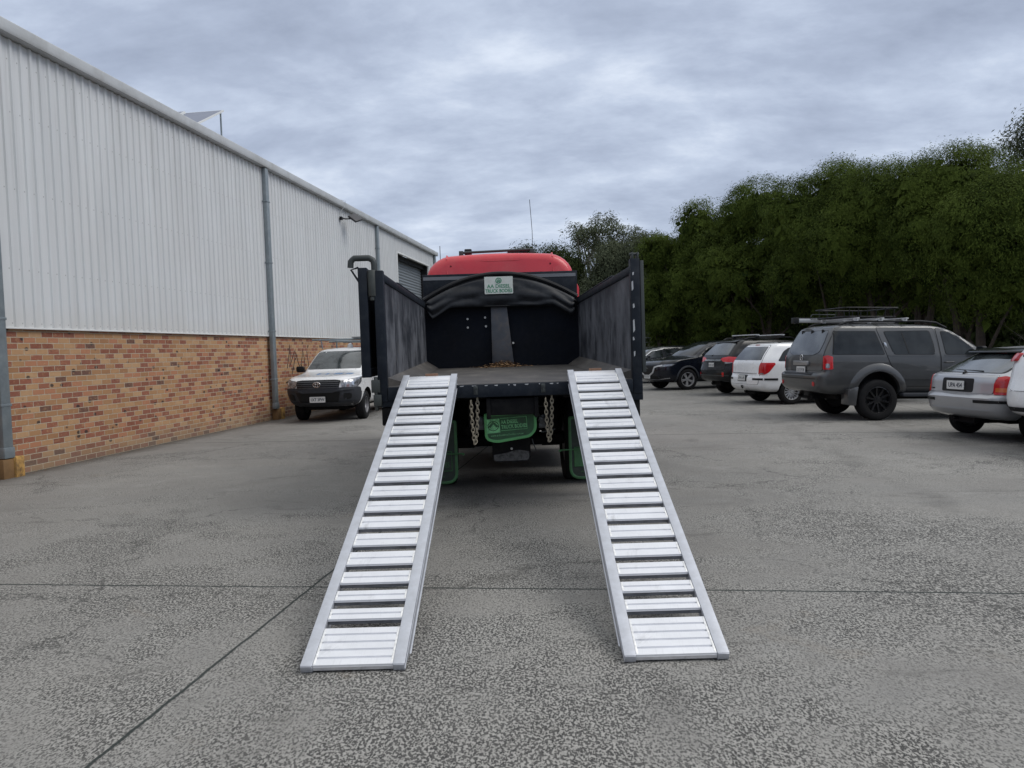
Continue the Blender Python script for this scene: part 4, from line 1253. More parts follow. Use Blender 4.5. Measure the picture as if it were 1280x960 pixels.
        for i in range(n + 1):
            ro = Vector(pout[i]); ri = Vector(pin[i]); mid = ri.lerp(ro, .45)
            hz = [s.hit(Vector((q.x, sy, max(lim, q.y))), d) for q in (ro, mid, ri)]
            ys_ = hz[0].y
            sg = -1 if side == 'R' else 1
            vs += [Vector((ro.x, ys_ - sg * .004, ro.y)), Vector((mid.x, (hz[0].y if abs(hz[1].y) < abs(hz[0].y) else hz[1].y) + sg * off, mid.y)), Vector((ri.x, (hz[0].y if abs(hz[2].y) < abs(hz[0].y) - .05 else hz[2].y) + sg * off * .9, ri.y)), Vector((ri.x, hz[0].y - sg * .06, ri.y)), Vector((ro.x, ys_ - sg * .03, ro.y))]
        for i in range(n):
            for k in range(5): fs.append((i * 5 + k, i * 5 + (k + 1) % 5, (i + 1) * 5 + (k + 1) % 5, (i + 1) * 5 + k))
        fs.append((0, 1, 2, 3, 4)); fs.append(tuple(n * 5 + k for k in range(5)))
        mb = MB(); mb.add(vs, fs)
        return mb.build(name, m, s.root, ang=50)
    def wheels(s, w=.215, rimr=.21, style='steel', steer=0.0, rimm=None, dark=None):
        for xw in (s.wr, s.wf):
            for sy in (-1, 1):
                we = empty('wheel', (xw, sy * (s.track / 2), s.R - s.lift), (steer if xw == s.wf else 0), parent=s.root)
                h = w / 2; R = s.R
                mb = MB()
                mb.lathe([(rimr, -h * .80), (rimr + .012, -h * .98), ((R + rimr) / 2, -h * 1.04), (R - .035, -h * .98), (R - .008, -h * .82), (R, -h * .6), (R, -h * .25), (R - .007, -h * .22), (R - .007, -h * .16), (R, -h * .13), (R, h * .13),
                          (R - .007, h * .16), (R - .007, h * .22), (R, h * .25), (R, h * .6), (R - .008, h * .82), (R - .035, h * .98), ((R + rimr) / 2, h * 1.04), (rimr + .012, h * .98), (rimr, h * .80)], 48, 'y', close=True)
                mb.build('tyre', M_RUB, we)
                D = Matrix.Diagonal((1, sy, 1, 1))
                mb = MB()
                mb.cur = 1; mb.lathe([(rimr * .95, -h * .8), (rimr * .95, h * .1), (.05, h * .05), (.01, h * .05)], 32, 'y', D)
                mb.lathe([(rimr * .62, h * .06), (rimr * .62, h * .14), (rimr * .2, h * .14)], 24, 'y', D)
                mb.cur = 0
                mb.lathe([(rimr + .002, h * .80), (rimr + .004, h * .90), (rimr - .010, h * .92), (rimr - .022, h * .66), (rimr - .022, h * .2), (rimr - .005, h * .2)], 40, 'y', D, close=True)
                if style == 'steel':
                    mb.lathe([(rimr - .02, h * .35), (rimr * .80, h * .25), (rimr * .66, h * .55), (rimr * .48, h * .62), (rimr * .36, h * .38), (rimr * .14, h * .38), (.005, h * .40)], 32, 'y', D)
                    mb.cur = 1
                    for k in range(12): mb.cyl((rimr * .80 * cos(k * pi / 6), h * .28, rimr * .80 * sin(k * pi / 6)), (rimr * .80 * cos(k * pi / 6), h * .40, rimr * .80 * sin(k * pi / 6)), .014, 8, D)
                else:
                    nsp, sw0, sw1, twin = dict(ten=(10, .030, .034, False), five=(5, .060, .050, True), cover=(15, .020, .026, False), six=(6, .06, .05, True), seven=(7, .04, .05, False))[style]
                    for k in range(nsp):
                        a = 2 * pi * k / nsp + .2
                        for off_ in ((-1, 1) if twin else (0,)):
                            Q = D @ Matrix.Rotation(a + off_ * .13 * (1 if twin else 0), 4, 'Y')
                            r_a, r_b = rimr * .22, rimr - .012
                            ww = sw0 / 2 * (.55 if twin else 1)
                            ww2 = sw1 / 2 * (.55 if twin else 1)
                            mb.add([(r_a, h * .60, -ww), (r_a, h * .60, ww), (r_b, h * .80, ww2), (r_b, h * .80, -ww2), (r_a, h * .35, -ww * 1.3), (r_a, h * .35, ww * 1.3), (r_b, h * .4, ww2 * 1.3), (r_b, h * .4, -ww2 * 1.3)],
                                   [(0, 1, 2, 3), (4, 7, 6, 5), (0, 4, 5, 1), (1, 5, 6, 2), (2, 6, 7, 3), (3, 7, 4, 0)], Q)
                    mb.lathe([(rimr * .30, h * .40), (rimr * .28, h * .62), (rimr * .12, h * .66), (.006, h * .66)], 24, 'y', D)
                    mb.cur = 1
                    for k in range(5): 
                        a = 2 * pi * k / 5; mb.cyl((rimr * .2 * cos(a), h * .6, rimr * .2 * sin(a)), (rimr * .2 * cos(a), h * .66, rimr * .2 * sin(a)), .009, 6, D)
                mb.build('rim', [rimm or M_ALLOY, dark or M_BRAKE], we)
    def axle_dark(s, wd=.55):
        mb = MB(); mb.box(.5, s.L - .55, -wd, wd, s.R - .10, s.R + .06)
        for xw in (s.wr, s.wf): mb.cyl((xw, -s.track / 2 + .1, s.R), (xw, s.track / 2 - .1, s.R), .045, 10)
        mb.cyl((.18, wd * .55, s.R - .06), (1.0, wd * .5, s.R - .04), .03, 10); mb.box(.25, .75, -wd * .2, wd * .75, s.R - .12, s.R)
        mb.build('underbody', M_CHASSIS, s.root)
    def handle(s, x, z, side, parent, m=None, w=.19):
        sg = -1 if side == 'R' else 1
        p = s.hit(Vector((x, sg * 3, z)), Vector((0, -sg, 0)))
        mb = MB(); y = p.y
        mb.tube([(x - w / 2, y, z), (x - w / 2 + .02, y + sg * .042, z + .003), (x + w / 2 - .02, y + sg * .042, z + .006), (x + w / 2, y, z + .004)], [.010, .014, .014, .010], 8)
        return mb.build('handle', m or s.paint, parent)
    def mirror(s, x, z, side, m, y=None):
        sg = -1 if side == 'R' else 1
        p = s.hit(Vector((x, sg * 3, z)), Vector((0, -sg, 0)))
        mb = MB(); yy = p.y
        MM = Matrix.Translation((x, yy + sg * .16, z + .06))
        mb.prism(rrect(-.10, .10, -.075, .075, .05, 4), -.075, .02, 'x', MM @ Matrix.Diagonal((1, 1, 1, 1)))
        mb.box(x - .03, x + .03, min(yy - sg * .02, yy + sg * .09), max(yy - sg * .02, yy + sg * .09), z - .01, z + .03)
        o = mb.build('door_mirror', m, s.root, bevel=.018)
        mb = MB(); mb.prism(rrect(-.085, .085, -.06, .06, .04, 4), -.079, -.0765, 'x', MM); mb.build('mirror_glass', M_CARGLASS, o)
        return o
    def plate(s, y, z, face='B', w=.37, h=.134, text=None, x=None, dark=False, parent=None, tilt=0, fo=.026):
        if face == 'B': p = s.hit(Vector((-3, y, z)), Vector((1, 0, 0))); F = frame((p.x - .024, y, z), (0, -1, 0), (sin(tilt), 0, cos(tilt)))
        else: p = s.hit(Vector((s.L + 3, y, z)), Vector((-1, 0, 0))); F = frame((p.x + fo, y, z), (0, 1, 0), (0, 0, 1))
        if x is not None: F.translation.x = x
        mb = MB(); mb.prism(rrect(-w / 2, w / 2, -h / 2, h / 2, .012, 3), -.004, .004, 'z', F)
        o = mb.build('number_plate', M_PLATE, parent or s.root)
        if text: lettering(text, .098, M_PLTXT, o, F @ Matrix.Translation((0, -.004, .0045)), sx=.82, bold=.0015)
        else:
            random.seed(hash((round(y * 100), round(z * 100))) % 1000)
            mb = MB(); xx = -.15
            for k in range(6):
                ww = .035; 
                mb.tube([(xx, -.035, .0045), (xx + ww * random.random(), .0, .0045), (xx + ww * random.random(), .035, .0045), (xx + ww, random.uniform(-.03, .03), .0045)], .005, 4, M=F)
                xx += .052
            mb.build('plate_marks', M_PLTXT, o)
        return o

g = NB('car_glass')
v = g.tc.outputs['Object']
g.p(color=g.ramp(g.noise(v, 2.5, 3), [(.35, (.006, .008, .009)), (.6, (.022, .026, .028))]), rough=.04, spec=.42)
M_CARGLASS = g.m
g = NB('car_glass_hazy')
v = g.tc.outputs['Object']
g.p(color=g.ramp(g.noise(v, 2.2, 4), [(.35, (.010, .013, .014)), (.6, (.07, .08, .084))]), rough=.05, spec=.8, coat=.3, coatr=.02)
M_CARGLASS2 = g.m
M_ALLOY = mat('silver_alloy', (.52, .53, .55), .3, .8, var=.08)
M_STEELRIM = mat('grey_steel_wheel', (.10, .10, .11), .5, .5)
M_BRAKE = mat('shadowed_brake', (.028, .028, .030), .7, .3)
M_BLKALLOY = mat('black_alloy', (.018, .018, .020), .22, .3, .4)
M_PLATE = mat('number_plate_white', (.62, .63, .62), .45, var=.05)
M_PLTXT = mat('number_plate_ink', (.02, .03, .05), .5)
M_BARS = mat('pale_alloy_bar', (.52, .53, .54), .4, .15)
M_CHROME = mat('chrome_trim', (.62, .63, .65), .16, 1.0, var=.05)
M_BUMP = mat('grained_dark_plastic', (.030, .034, .042), .6, var=.15, vscale=10, bump=.2, bscale=160)
M_WHITEC = mat('white_car_paint', (.78, .79, .80), .25, 0, .8, var=.03, vscale=2, dirt=(.58, .57, .54), dirtamt=.25, dirtscale=3)
M_GREYC = mat('gunmetal_car_paint', (.066, .068, .070), .34, .35, .6, var=.08, vscale=2)
M_SILV = mat('silver_car_paint', (.40, .41, .43), .32, .5, .7, var=.07, vscale=2.5, dirt=(.33, .32, .30), dirtamt=.25)
M_BLKC = mat('black_car_paint', (.005, .0055, .0065), .16, 0, .0, spec=.4, var=.1)
M_BLUEC = mat('deep_blue_black_paint', (.006, .008, .014), .15, 0, .15, spec=.4, var=.1)
GRP = 'cars parked along the tree line'

# ---- grey four wheel drive wagon ---------------------------------
#      z    x_rear x_front halfwidth rear_r front_r
K = [(.40, .30, 4.40, .78, .10, .30), (.46, .09, 4.58, .86, .14, .40), (.56, .01, 4.70, .905, .16, .45), (.76, .0, 4.74, .925, .17, .45), (.795, .02, 4.73, .925, .17, .45), (.83, .10, 4.71, .925, .12, .42),
     (1.02, .115, 4.62, .922, .11, .42), (1.10, .12, 4.50, .915, .10, .42), (1.16, .13, 3.75, .905, .10, .40), (1.20, .14, 3.52, .893, .10, .30), (1.30, .18, 3.34, .868, .10, .25), (1.50, .27, 3.02, .812, .10, .22),
     (1.66, .36, 2.74, .765, .10, .22), (1.715, .42, 2.58, .735, .11, .24), (1.745, .52, 2.40, .68, .13, .26), (1.762, .68, 2.20, .60, .16, .28)]
c = Car(K, 4.74, 1.18, 3.96, 1.60, .395, .455, M_GREYC, barrel=.045, rbow=.03, fbow=.10)
HD = rad(5.0)
c.place('four_wheel_drive', 'gunmetal grey four wheel drive wagon with a black roof basket and black wheels', 'car', (1.18, -.90), (7.04, 14.79), HD, GRP, .10)
c.wheels(.26, .255, 'ten', rimm=M_BLKALLOY, dark=mat('black_rim_well', (.012, .012, .013), .5))
c.axle_dark(.6)
A = .455
for side in ('R', 'L'):
    c.flare(1.18, A - .01, A + .15, side, .045, M_GREYC, a0=-14, a1=194)
    c.flare(3.96, A - .01, A + .14, side, .045, M_GREYC, a0=-14, a1=194)
    rdp = [(1.62, .56), (2.42, .56), (2.42, 1.10), (2.40, 1.40), (2.35, 1.685), (1.20, 1.69), (1.22, 1.62), (1.36, 1.15), (1.42, .99), (1.56, .80)]
    rdp = rpoly(rdp, .05, 3)
    d1 = c.panel('rear_door', rdp, side)
    fdp = rpoly([(2.45, .56), (3.36, .56), (3.40, .75), (3.38, 1.12), (3.28, 1.22), (2.95, 1.50), (2.72, 1.64), (2.40, 1.688), (2.43, 1.40), (2.45, 1.10)], .05, 3)
    d2 = c.panel('front_door', fdp, side)
    c.window(rpoly([(1.34, 1.62), (1.50, 1.175), (2.32, 1.175), (2.31, 1.38), (2.26, 1.63)], .05, 4), side, d1)
    c.strip('window_divider', [(1.70, 1.60), (1.80, 1.19)], .022, M_BLK, side, .014, .006, parent=d1)
    c.window(rpoly([(2.50, 1.62), (2.55, 1.175), (3.24, 1.175), (2.98, 1.40), (2.74, 1.60)], .04, 4), side, d2)
    c.window(rpoly([(.36, 1.62), (.285, 1.18), (1.30, 1.18), (1.155, 1.62)], .02, 3), side, None)
    c.handle(2.60, 1.02, side, d2, M_GREYC, .2)
    c.strip('belt_moulding', [(1.38, 1.155), (2.34, 1.155)], .014, M_GREYC, side, .018, .012, parent=d1)
    c.strip('belt_moulding', [(2.52, 1.155), (3.30, 1.155)], .014, M_GREYC, side, .018, .012, parent=d2)
    sg = -1 if side == 'R' else 1
    p = c.hit(Vector((1.345, sg * 3, 1.36)), Vector((0, -sg, 0)))
    mb = MB(); mb.prism(rpoly([(1.295, 1.41), (1.35, 1.40), (1.39, 1.27), (1.335, 1.26)], .02, 4), p.y - sg * .03, p.y + sg * .022, 'y'); mb.build('handle', M_CHROME, d1, bevel=.006)
    c.strip('door_swage', [(1.72, .70), (2.38, .70)], .02, M_GREYC, side, .016, .012, parent=d1)
    c.strip('door_swage', [(2.48, .70), (3.34, .70)], .02, M_GREYC, side, .016, .012, parent=d2)
    mb = MB(); mb.prism(rrect(1.66, 3.34, .36, .43, .03, 4), sg * .80, sg * .96, 'y'); mb.box(1.66, 3.34, min(sg * .6, sg * .8), max(sg * .6, sg * .8), .38, .46)
    mb.build('side_step', M_BUMP, c.root, bevel=.01)
    mb = MB(); mb.prism(rpoly([(1.18 - .63, .50), (1.18 - .42, .56), (1.18 - .47, .19), (1.18 - .63, .20)], .02, 3), sg * .70, sg * .955, 'y'); mb.build('mud_flap', M_GREYC, c.root, bevel=.004)
    c.mirror(3.20, 1.20, side, M_CHROME if side == 'L' else M_BLK)
# rear
tg = c.panel('tailgate', rpoly([(-.80, .86), (.80, .86), (.80, 1.10), (.76, 1.45), (.70, 1.69), (-.70, 1.69), (-.76, 1.45), (-.80, 1.10)], .05, 3), 'B', off=.008, cell=.06)
rw = c.window(rpoly([(-.63, 1.22), (-.45, 1.165), (.45, 1.165), (.63, 1.22), (.655, 1.40), (.60, 1.64), (-.60, 1.64), (-.655, 1.40)], .06, 4), 'B', tg, off=.013, glass=M_CARGLASS2)
for y_ in (-.42, .42, .0):
    p = c.hit(Vector((-3, y_, 1.62)), Vector((1, 0, 0))); mb = MB(); mb.box(p.x - .03, p.x + .01, y_ - .018, y_ + .018, 1.58, 1.665); mb.build('glass_hinge', M_BLK, tg, bevel=.005)
p = c.hit(Vector((-3, 0, .985)), Vector((1, 0, 0)))
mb = MB(); mb.prism(rrect(-.31, .31, .955, 1.045, .02, 3), p.x - .045, p.x + .01, 'x'); mb.build('chrome_garnish', mat('brushed_garnish', (.36, .36, .36), .35, .7), tg, bevel=.008)
c.plate(-.02, .865, 'B', text=None, parent=tg)
p = c.hit(Vector((-3, 0, 1.12)), Vector((1, 0, 0)))
mb = MB(); mb.tube([(p.x - .02, .058 * cos(a), 1.11 + .058 * sin(a)) for a in [2 * pi * i / 24 for i in range(24)]], .009, 6, closed=True); mb.box(p.x - .03, p.x - .014, -.068, .068, 1.098, 1.122); mb.build('emblem', M_CHROME, tg)
lettering('ST-L', .062, M_CHROME, tg, frame((.118 - .022, -.50, .985), (0, -1, 0), (0, 0, 1)), ext=.003, sx=1.2)
for sg in (-1, 1):
    ph = rad(38) if sg < 0 else rad(-38)
    c.patch('tail_light', rpoly([(-.085, .885), (.075, .885), (.085, 1.14), (-.01, 1.16), (-.075, 1.13)], .02, 3) if sg < 0 else rpoly([(.085, .885), (-.075, .885), (-.085, 1.14), (.01, 1.16), (.075, 1.13)], .02, 3), M_REDLENS, 'C', .016, .03, None, .03, phi=ph, base=(.17, sg * .87))
    c.patch('reversing_lamp', rrect(-.03 * 1 - .015, .035 - .015, .91, 1.0, .02, 3) if sg < 0 else rrect(-.035 + .015, .03 + .015, .91, 1.0, .02, 3), M_CLEAR, 'C', .020, .01, None, .03, phi=ph, base=(.17, sg * .87))
    c.patch('reflector', [(sg * .66 + .035 * cos(a), .60 + .045 * sin(a)) for a in [2 * pi * i / 16 for i in range(16)]], M_REDLENS, 'B', .012, .02, None, .03)
c.strip('bumper_line', [(-.88, .70), (.88, .70)], .014, M_BLK, 'B', .003, .01)
mb = MB(); mb.box(-.02, .16, -.58, .58, .765, .81); mb.build('bumper_step', M_BUMP, c.root, bevel=.012)
mb = MB(); mb.box(.18, .32, -.10, .10, .34, .46); mb.build('tow_bar', M_BLK, c.root, bevel=.01)
# front (away from the camera)
c.patch('windscreen', rpoly([(-.70, 1.24), (.70, 1.24), (.62, 1.66), (-.62, 1.66)], .06, 4), M_CARGLASS, 'F', .008, .012)
c.patch('grille', rpoly([(-.42, .72), (.42, .72), (.46, 1.02), (-.46, 1.02)], .05, 4), M_BLK, 'F', .008, .02)
for sg in (-1, 1): c.patch('headlight', rpoly([(sg * .50, .80), (sg * .80, .84), (sg * .80, 1.02), (sg * .50, 1.02)], .03, 3), M_CLEAR, 'F', .01, .02)
# roof rails, bars, basket, rolled awning
for sg in (-1, 1):
    mb = MB(); mb.tube([(.52, sg * .62, 1.745), (.66, sg * .63, 1.80), (.85, sg * .635, 1.822), (2.2, sg * .64, 1.825), (2.5, sg * .635, 1.80), (2.72, sg * .63, 1.70)], .021, 8); mb.build('roof_rail', M_BLK, c.root)
for x in (.85, 1.35, 1.85):
    mb = MB(); mb.box(x - .03, x + .03, -.74, .74, 1.865, 1.89)
    for sg in (-1, 1): mb.box(x - .045, x + .045, sg * .64 - .03, sg * .64 + .03, 1.825, 1.868)
    mb.build('cross_bar', M_BARS, c.root, bevel=.006)
mb = MB()
bx0, bx1, by0, by1 = .64, 1.76, -.62, .62
for z_, bb in ((2.09, 0.0), (1.915, .03)):
    loop = [(x_, y_, z_) for x_, y_ in rrect(bx0 + bb, bx1 - bb, by0 + bb, by1 - bb, .10, 4)]
    mb.tube(loop, .015, 6, closed=True)
for i in range(6):
    x_ = bx0 + .1 + i * (bx1 - bx0 - .2) / 5
    for y_ in (by0, by1): mb.tube([(x_, y_ * .96, 1.915), (x_, y_, 2.09)], .008, 6)
for i in range(11): x_ = bx0 + .06 + i * (bx1 - bx0 - .12) / 10; mb.tube([(x_, by0 + .03, 1.912), (x_, by1 - .03, 1.912)], .008, 6)

mb.build('roof_basket', M_BLK, c.root)
mb = MB(); mb.tube([(.48, .45, 1.96), (.50, .45, 1.99), (.52, .44, 2.0), (1.0, .44, 2.0), (1.0, .44, 1.93)], .010, 6); mb.tube([(.48, .45, 1.96), (.48, .45, 1.90), (.80, .45, 1.89)], .010, 6); mb.build('rack_hoop', M_HOSE, c.root)
mb = MB(); mb.box(.34, 2.50, .70, .84, 1.845, 1.935); aw = mb.build('rolled_awning', mat('awning_silver', (.50, .51, .52), .4, .3), c.root, bevel=.02)
mb = MB(); mb.box(.24, .34, .685, .855, 1.83, 1.95); mb.box(2.50, 2.57, .685, .855, 1.83, 1.95); mb.box(.34, 2.50, .70, .84, 1.936, 1.95)
mb.build('awning_cap', M_BLK, aw, bevel=.006)

# ---- silver three door hatch --------------------------------------
K = [(.26, .30, 3.90, .68, .12, .3), (.32, .10, 4.08, .78, .20, .40), (.42, .03, 4.15, .825, .24, .45), (.585, .0, 4.19, .845, .25, .45), (.615, .03, 4.19, .848, .22, .45), (.64, .07, 4.18, .848, .20, .42),
     (.80, .09, 4.02, .845, .20, .42), (.86, .10, 3.80, .84, .20, .42), (.89, .11, 3.40, .83, .20, .38), (.925, .14, 2.95, .818, .20, .30), (.96, .22, 2.80, .80, .20, .26), (1.10, .52, 2.55, .745, .17, .22),
     (1.24, .80, 2.28, .69, .15, .22), (1.315, .93, 2.08, .65, .15, .24), (1.345, 1.02, 1.95, .60, .18, .26), (1.36, 1.2, 1.80, .52, .2, .28)]
c = Car(K, 4.19, .80, 3.42, 1.47, .295, .335, M_SILV, barrel=.05, rbow=.06, fbow=.10)
c.place('hatchback', 'older silver three door hatchback with dark lip spoiler, partly hidden by a white car', 'car', (.12, -.80), (7.08, 11.10), rad(8), GRP, .065)
c.wheels(.185, .185, 'steel', rimm=M_STEELRIM)
c.axle_dark(.5)
for side in ('R', 'L'):
    sg = -1 if side == 'R' else 1
    d1 = c.panel('door', rpoly([(1.60, .36), (2.92, .36), (2.98, .70), (2.92, .90), (2.62, 1.03), (2.20, 1.27), (1.62, 1.29), (1.52, .92), (1.52, .60)], .05, 3), side)
    c.window(rpoly([(1.64, .96), (2.62, .96), (2.20, 1.235), (1.70, 1.25)], .03, 3), side, d1)
    c.window(rpoly([(.72, .985), (1.54, .96), (1.60, 1.25), (1.02, 1.235)], .04, 3), side)
    c.handle(1.72, .82, side, d1, M_BLK, .16)
    c.mirror(2.55, .95, side, M_SILV)
    c.strip('bump_strip', [(.10, .535), (.42, .535)], .045, M_BLK, side, .012, .02)
    ph = rad(40) if sg < 0 else rad(-40)
    c.patch('tail_light', rpoly([(sg * -.11, .645), (sg * .12, .645), (sg * .13, .76), (sg * .19, .80), (sg * .15, .90), (sg * .02, .935), (sg * -.07, .91), (sg * -.11, .80)][::1], .025, 3), M_REDLENS, 'C', .010, .03, None, .03, phi=ph, base=(.18, sg * .78)) if False else \
    c.patch('tail_light', rpoly([(-.12 * -sg * -1, .645), (.13 * -sg * -1, .645), (.15 * -sg * -1, .77), (.185 * -sg * -1, .80), (.14 * -sg * -1, .895), (.03 * -sg * -1, .925), (-.07 * -sg * -1, .905), (-.12 * -sg * -1, .80)], .025, 3), M_REDLENS, 'C', .012, .03, None, .03, phi=ph, base=(.16, sg * .76))
    c.patch('indicator_lens', rrect(*sorted((-.095 * sg, .085 * sg)), .685, .745, .01, 2), M_ORANGE, 'C', .015, .01, None, .03, phi=ph, base=(.16, sg * .76))
tg = c.panel('tailgate', rpoly([(-.66, .655), (.66, .655), (.68, .93), (-.68, .93)], .03, 3), 'B', off=.008)
rw = c.window(rpoly([(-.67, .965), (.67, .965), (.60, 1.10), (.53, 1.275), (-.53, 1.275), (-.60, 1.10)], .05, 4), 'B', None, off=.012, glass=M_CARGLASS2, seal=.03)
mb = MB(); mb.prism(rpoly([(.66, 1.265), (.68, 1.295), (.98, 1.345), (1.05, 1.33), (.92, 1.28)], .012, 3), -.585, .585, 'y'); mb.build('lip_spoiler', M_BLKC, c.root, bevel=.012)
c.patch('brake_lamp', rrect(-.1, .1, 1.262, 1.282, .005, 2), M_REDLENS, 'B', .022, .02, cell=.05)
pl = c.patch('plate_recess', rrect(-.33, .33, .665, .875, .035, 4), M_BLK, 'B', .013, .012, tg)
c.plate(.02, .765, 'B', text='UPA 454', parent=tg)
c.patch('bumper_lip', rrect(-.78, .78, .395, .41, .005, 2), M_SILV, 'B', .012, .02)
for sg in (-1, 1): c.strip('bump_strip', [(sg * .42, .535), (sg * .84, .535)], .045, M_BLK, 'B', .012, .02)
c.strip('badge', [(.52, .70), (.65, .70)], .022, M_BLK, 'B', .012, .006, tg)
mb = MB(); mb.tube([(.16, -.05, .93), (.10, -.03, .955), (.20, .05, .985), (.27, .30, 1.005)], [.018, .012, .008, .006], 8)
mb.tube([(.20, -.32, .985), (.245, .30, .995)], .010, 6); mb.cyl((.10, -.03, .93), (.15, -.03, .97), .02, 10); mb.build('rear_wiper', M_BLK, c.root)
c.patch('windscreen', rpoly([(-.68, .97), (.68, .97), (.56, 1.27), (-.56, 1.27)], .05, 4), M_CARGLASS, 'F', .008, .012)
for sg in (-1, 1): c.patch('headlight', rpoly([(sg * .42, .62), (sg * .76, .64), (sg * .76, .76), (sg * .42, .76)], .03, 3), M_CLEAR, 'F', .01, .02)

# ---- white hatch cut by the frame on the right --------------------
K = [(.28, .30, 4.10, .70, .12, .3), (.36, .08, 4.28, .82, .22, .40), (.50, .0, 4.35, .87, .28, .45), (.68, .02, 4.37, .885, .28, .45), (.76, .06, 4.34, .885, .26, .45), (.98, .14, 4.10, .88, .22, .42),
     (1.04, .16, 3.6, .865, .2, .4), (1.09, .18, 3.25, .85, .18, .3), (1.20, .26, 3.08, .80, .16, .24), (1.38, .42, 2.70, .71, .15, .22), (1.45, .52, 2.45, .65, .16, .24), (1.475, .66, 2.2, .56, .2, .26)]
c = Car(K, 4.37, .82, 3.45, 1.53, .32, .365, M_WHITEC, barrel=.05, rbow=.05, fbow=.1)
c.place('hatchback', 'white car cut off by the right edge of the photo, showing its rear corner', 'car', (.10, .86), (6.84, 10.75), rad(14), GRP, .17)
c.wheels(.20, .20, 'seven'); c.axle_dark(.5)
for side in ('R', 'L'):
    sg = -1 if side == 'R' else 1
    d1 = c.panel('rear_door', rpoly([(1.28, .40), (2.05, .40), (2.05, 1.40), (1.10, 1.40), (1.02, 1.05), (1.18, .72)], .05, 3), side)
    d2 = c.panel('front_door', rpoly([(2.08, .40), (3.05, .40), (3.05, 1.05), (2.55, 1.33), (2.08, 1.40)], .05, 3), side)
    c.window(rpoly([(1.12, 1.08), (2.0, 1.05), (2.0, 1.34), (1.24, 1.34)], .04, 3), side, d1)
    c.window(rpoly([(2.12, 1.05), (2.92, 1.06), (2.50, 1.30), (2.12, 1.34)], .04, 3), side, d2)
    c.handle(1.3, .90, side, d1); c.handle(2.3, .90, side, d2); c.mirror(2.85, 1.06, side, M_WHITEC)
    ph = rad(40) if sg < 0 else rad(-40)
    c.patch('tail_light', rpoly([(-.16 * sg, 1.06), (.10 * sg, 1.05), (.24 * sg, 1.09), (.20 * sg, 1.17), (-.15 * sg, 1.175)], .03, 3), M_REDLENS, 'C', .05, .07, None, .03, phi=ph, base=(.26, sg * .76))
tg = c.panel('tailgate', rpoly([(-.66, .66), (.66, .66), (.70, 1.02), (.58, 1.43), (-.58, 1.43), (-.70, 1.02)], .06, 3), 'B', off=.008)
c.window(rpoly([(-.60, 1.12), (.60, 1.12), (.52, 1.39), (-.52, 1.39)], .05, 4), 'B', tg, off=.013)
c.plate(0, .82, 'B', parent=tg)
c.strip('bumper_insert', [(-.86, .405), (.86, .405)], .06, M_BLK, 'B', .014, .03)
c.patch('windscreen', rpoly([(-.68, 1.12), (.68, 1.12), (.56, 1.42), (-.56, 1.42)], .05, 4), M_CARGLASS, 'F', .008, .012)

# ---- white station wagon ------------------------------------------
K = [(.28, .26, 4.25, .72, .12, .3), (.34, .07, 4.42, .83, .18, .40), (.46, .0, 4.49, .865, .20, .45), (.64, .0, 4.51, .876, .22, .45), (.70, .05, 4.50, .876, .18, .45), (.90, .07, 4.36, .87, .14, .42),
     (.98, .08, 4.0, .862, .14, .42), (1.03, .10, 3.5, .85, .14, .38), (1.07, .12, 3.2, .84, .14, .3), (1.25, .25, 2.88, .775, .13, .22), (1.42, .40, 2.5, .71, .13, .22), (1.475, .48, 2.32, .67, .14, .24), (1.50, .62, 2.15, .60, .16, .26), (1.512, .8, 2.0, .5, .18, .28)]
c = Car(K, 4.51, .86, 3.56, 1.49, .315, .35, M_WHITEC, barrel=.05, rbow=.04, fbow=.1)
c.place('station_wagon', 'white station wagon parked between the grey four wheel drive and a black wagon', 'car', (.10, -.84), (6.18, 18.85), rad(11), GRP, .03)
c.wheels(.195, .20, 'cover'); c.axle_dark(.5)
for side in ('R', 'L'):
    sg = -1 if side == 'R' else 1
    d1 = c.panel('rear_door', rpoly([(1.32, .40), (2.05, .40), (2.05, 1.40), (1.48, 1.41), (1.40, 1.02), (1.26, .74)], .05, 3), side)
    d2 = c.panel('front_door', rpoly([(2.08, .40), (3.10, .40), (3.12, 1.03), (2.60, 1.33), (2.08, 1.41)], .05, 3), side)
    c.window(rpoly([(1.50, 1.05), (2.0, 1.05), (2.0, 1.36), (1.56, 1.37)], .03, 3), side, d1)
    c.window(rpoly([(2.12, 1.05), (3.0, 1.05), (2.55, 1.31), (2.12, 1.36)], .04, 3), side, d2)
    c.window(rpoly([(.50, 1.055), (1.38, 1.05), (1.44, 1.37), (.84, 1.37), (.68, 1.28)], .05, 4), side)
    c.handle(1.55, .90, side, d1); c.handle(2.3, .90, side, d2); c.mirror(2.9, 1.05, side, M_WHITEC)
    if side == 'R':
        c.strip('fuel_flap', [(.86 + .085 * cos(a), .93 + .085 * sin(a)) for a in [2 * pi * i / 24 for i in range(24)]], .008, M_BLK, side, .002, .008, closed=True)
    c.strip('bump_strip', [(.12, .60), (.47, .60)], .05, M_BLK, side, .012, .02)
    ph = rad(42) if sg < 0 else rad(-42)
    c.patch('tail_light', rpoly([(-.17 * sg, .72), (.02 * sg, .72), (.10 * sg, .78), (.21 * sg, .97), (.20 * sg, 1.01), (-.11 * sg, 1.01), (-.155 * sg, .92)], .025, 3), M_REDLENS, 'C', .014, .03, None, .03, phi=ph, base=(.14, sg * .80))
    c.patch('reversing_lamp', rrect(*sorted((-.14 * sg, -.02 * sg)), .728, .755, .008, 2), M_CLEAR, 'C', .018, .01, None, .03, phi=ph, base=(.14, sg * .80))
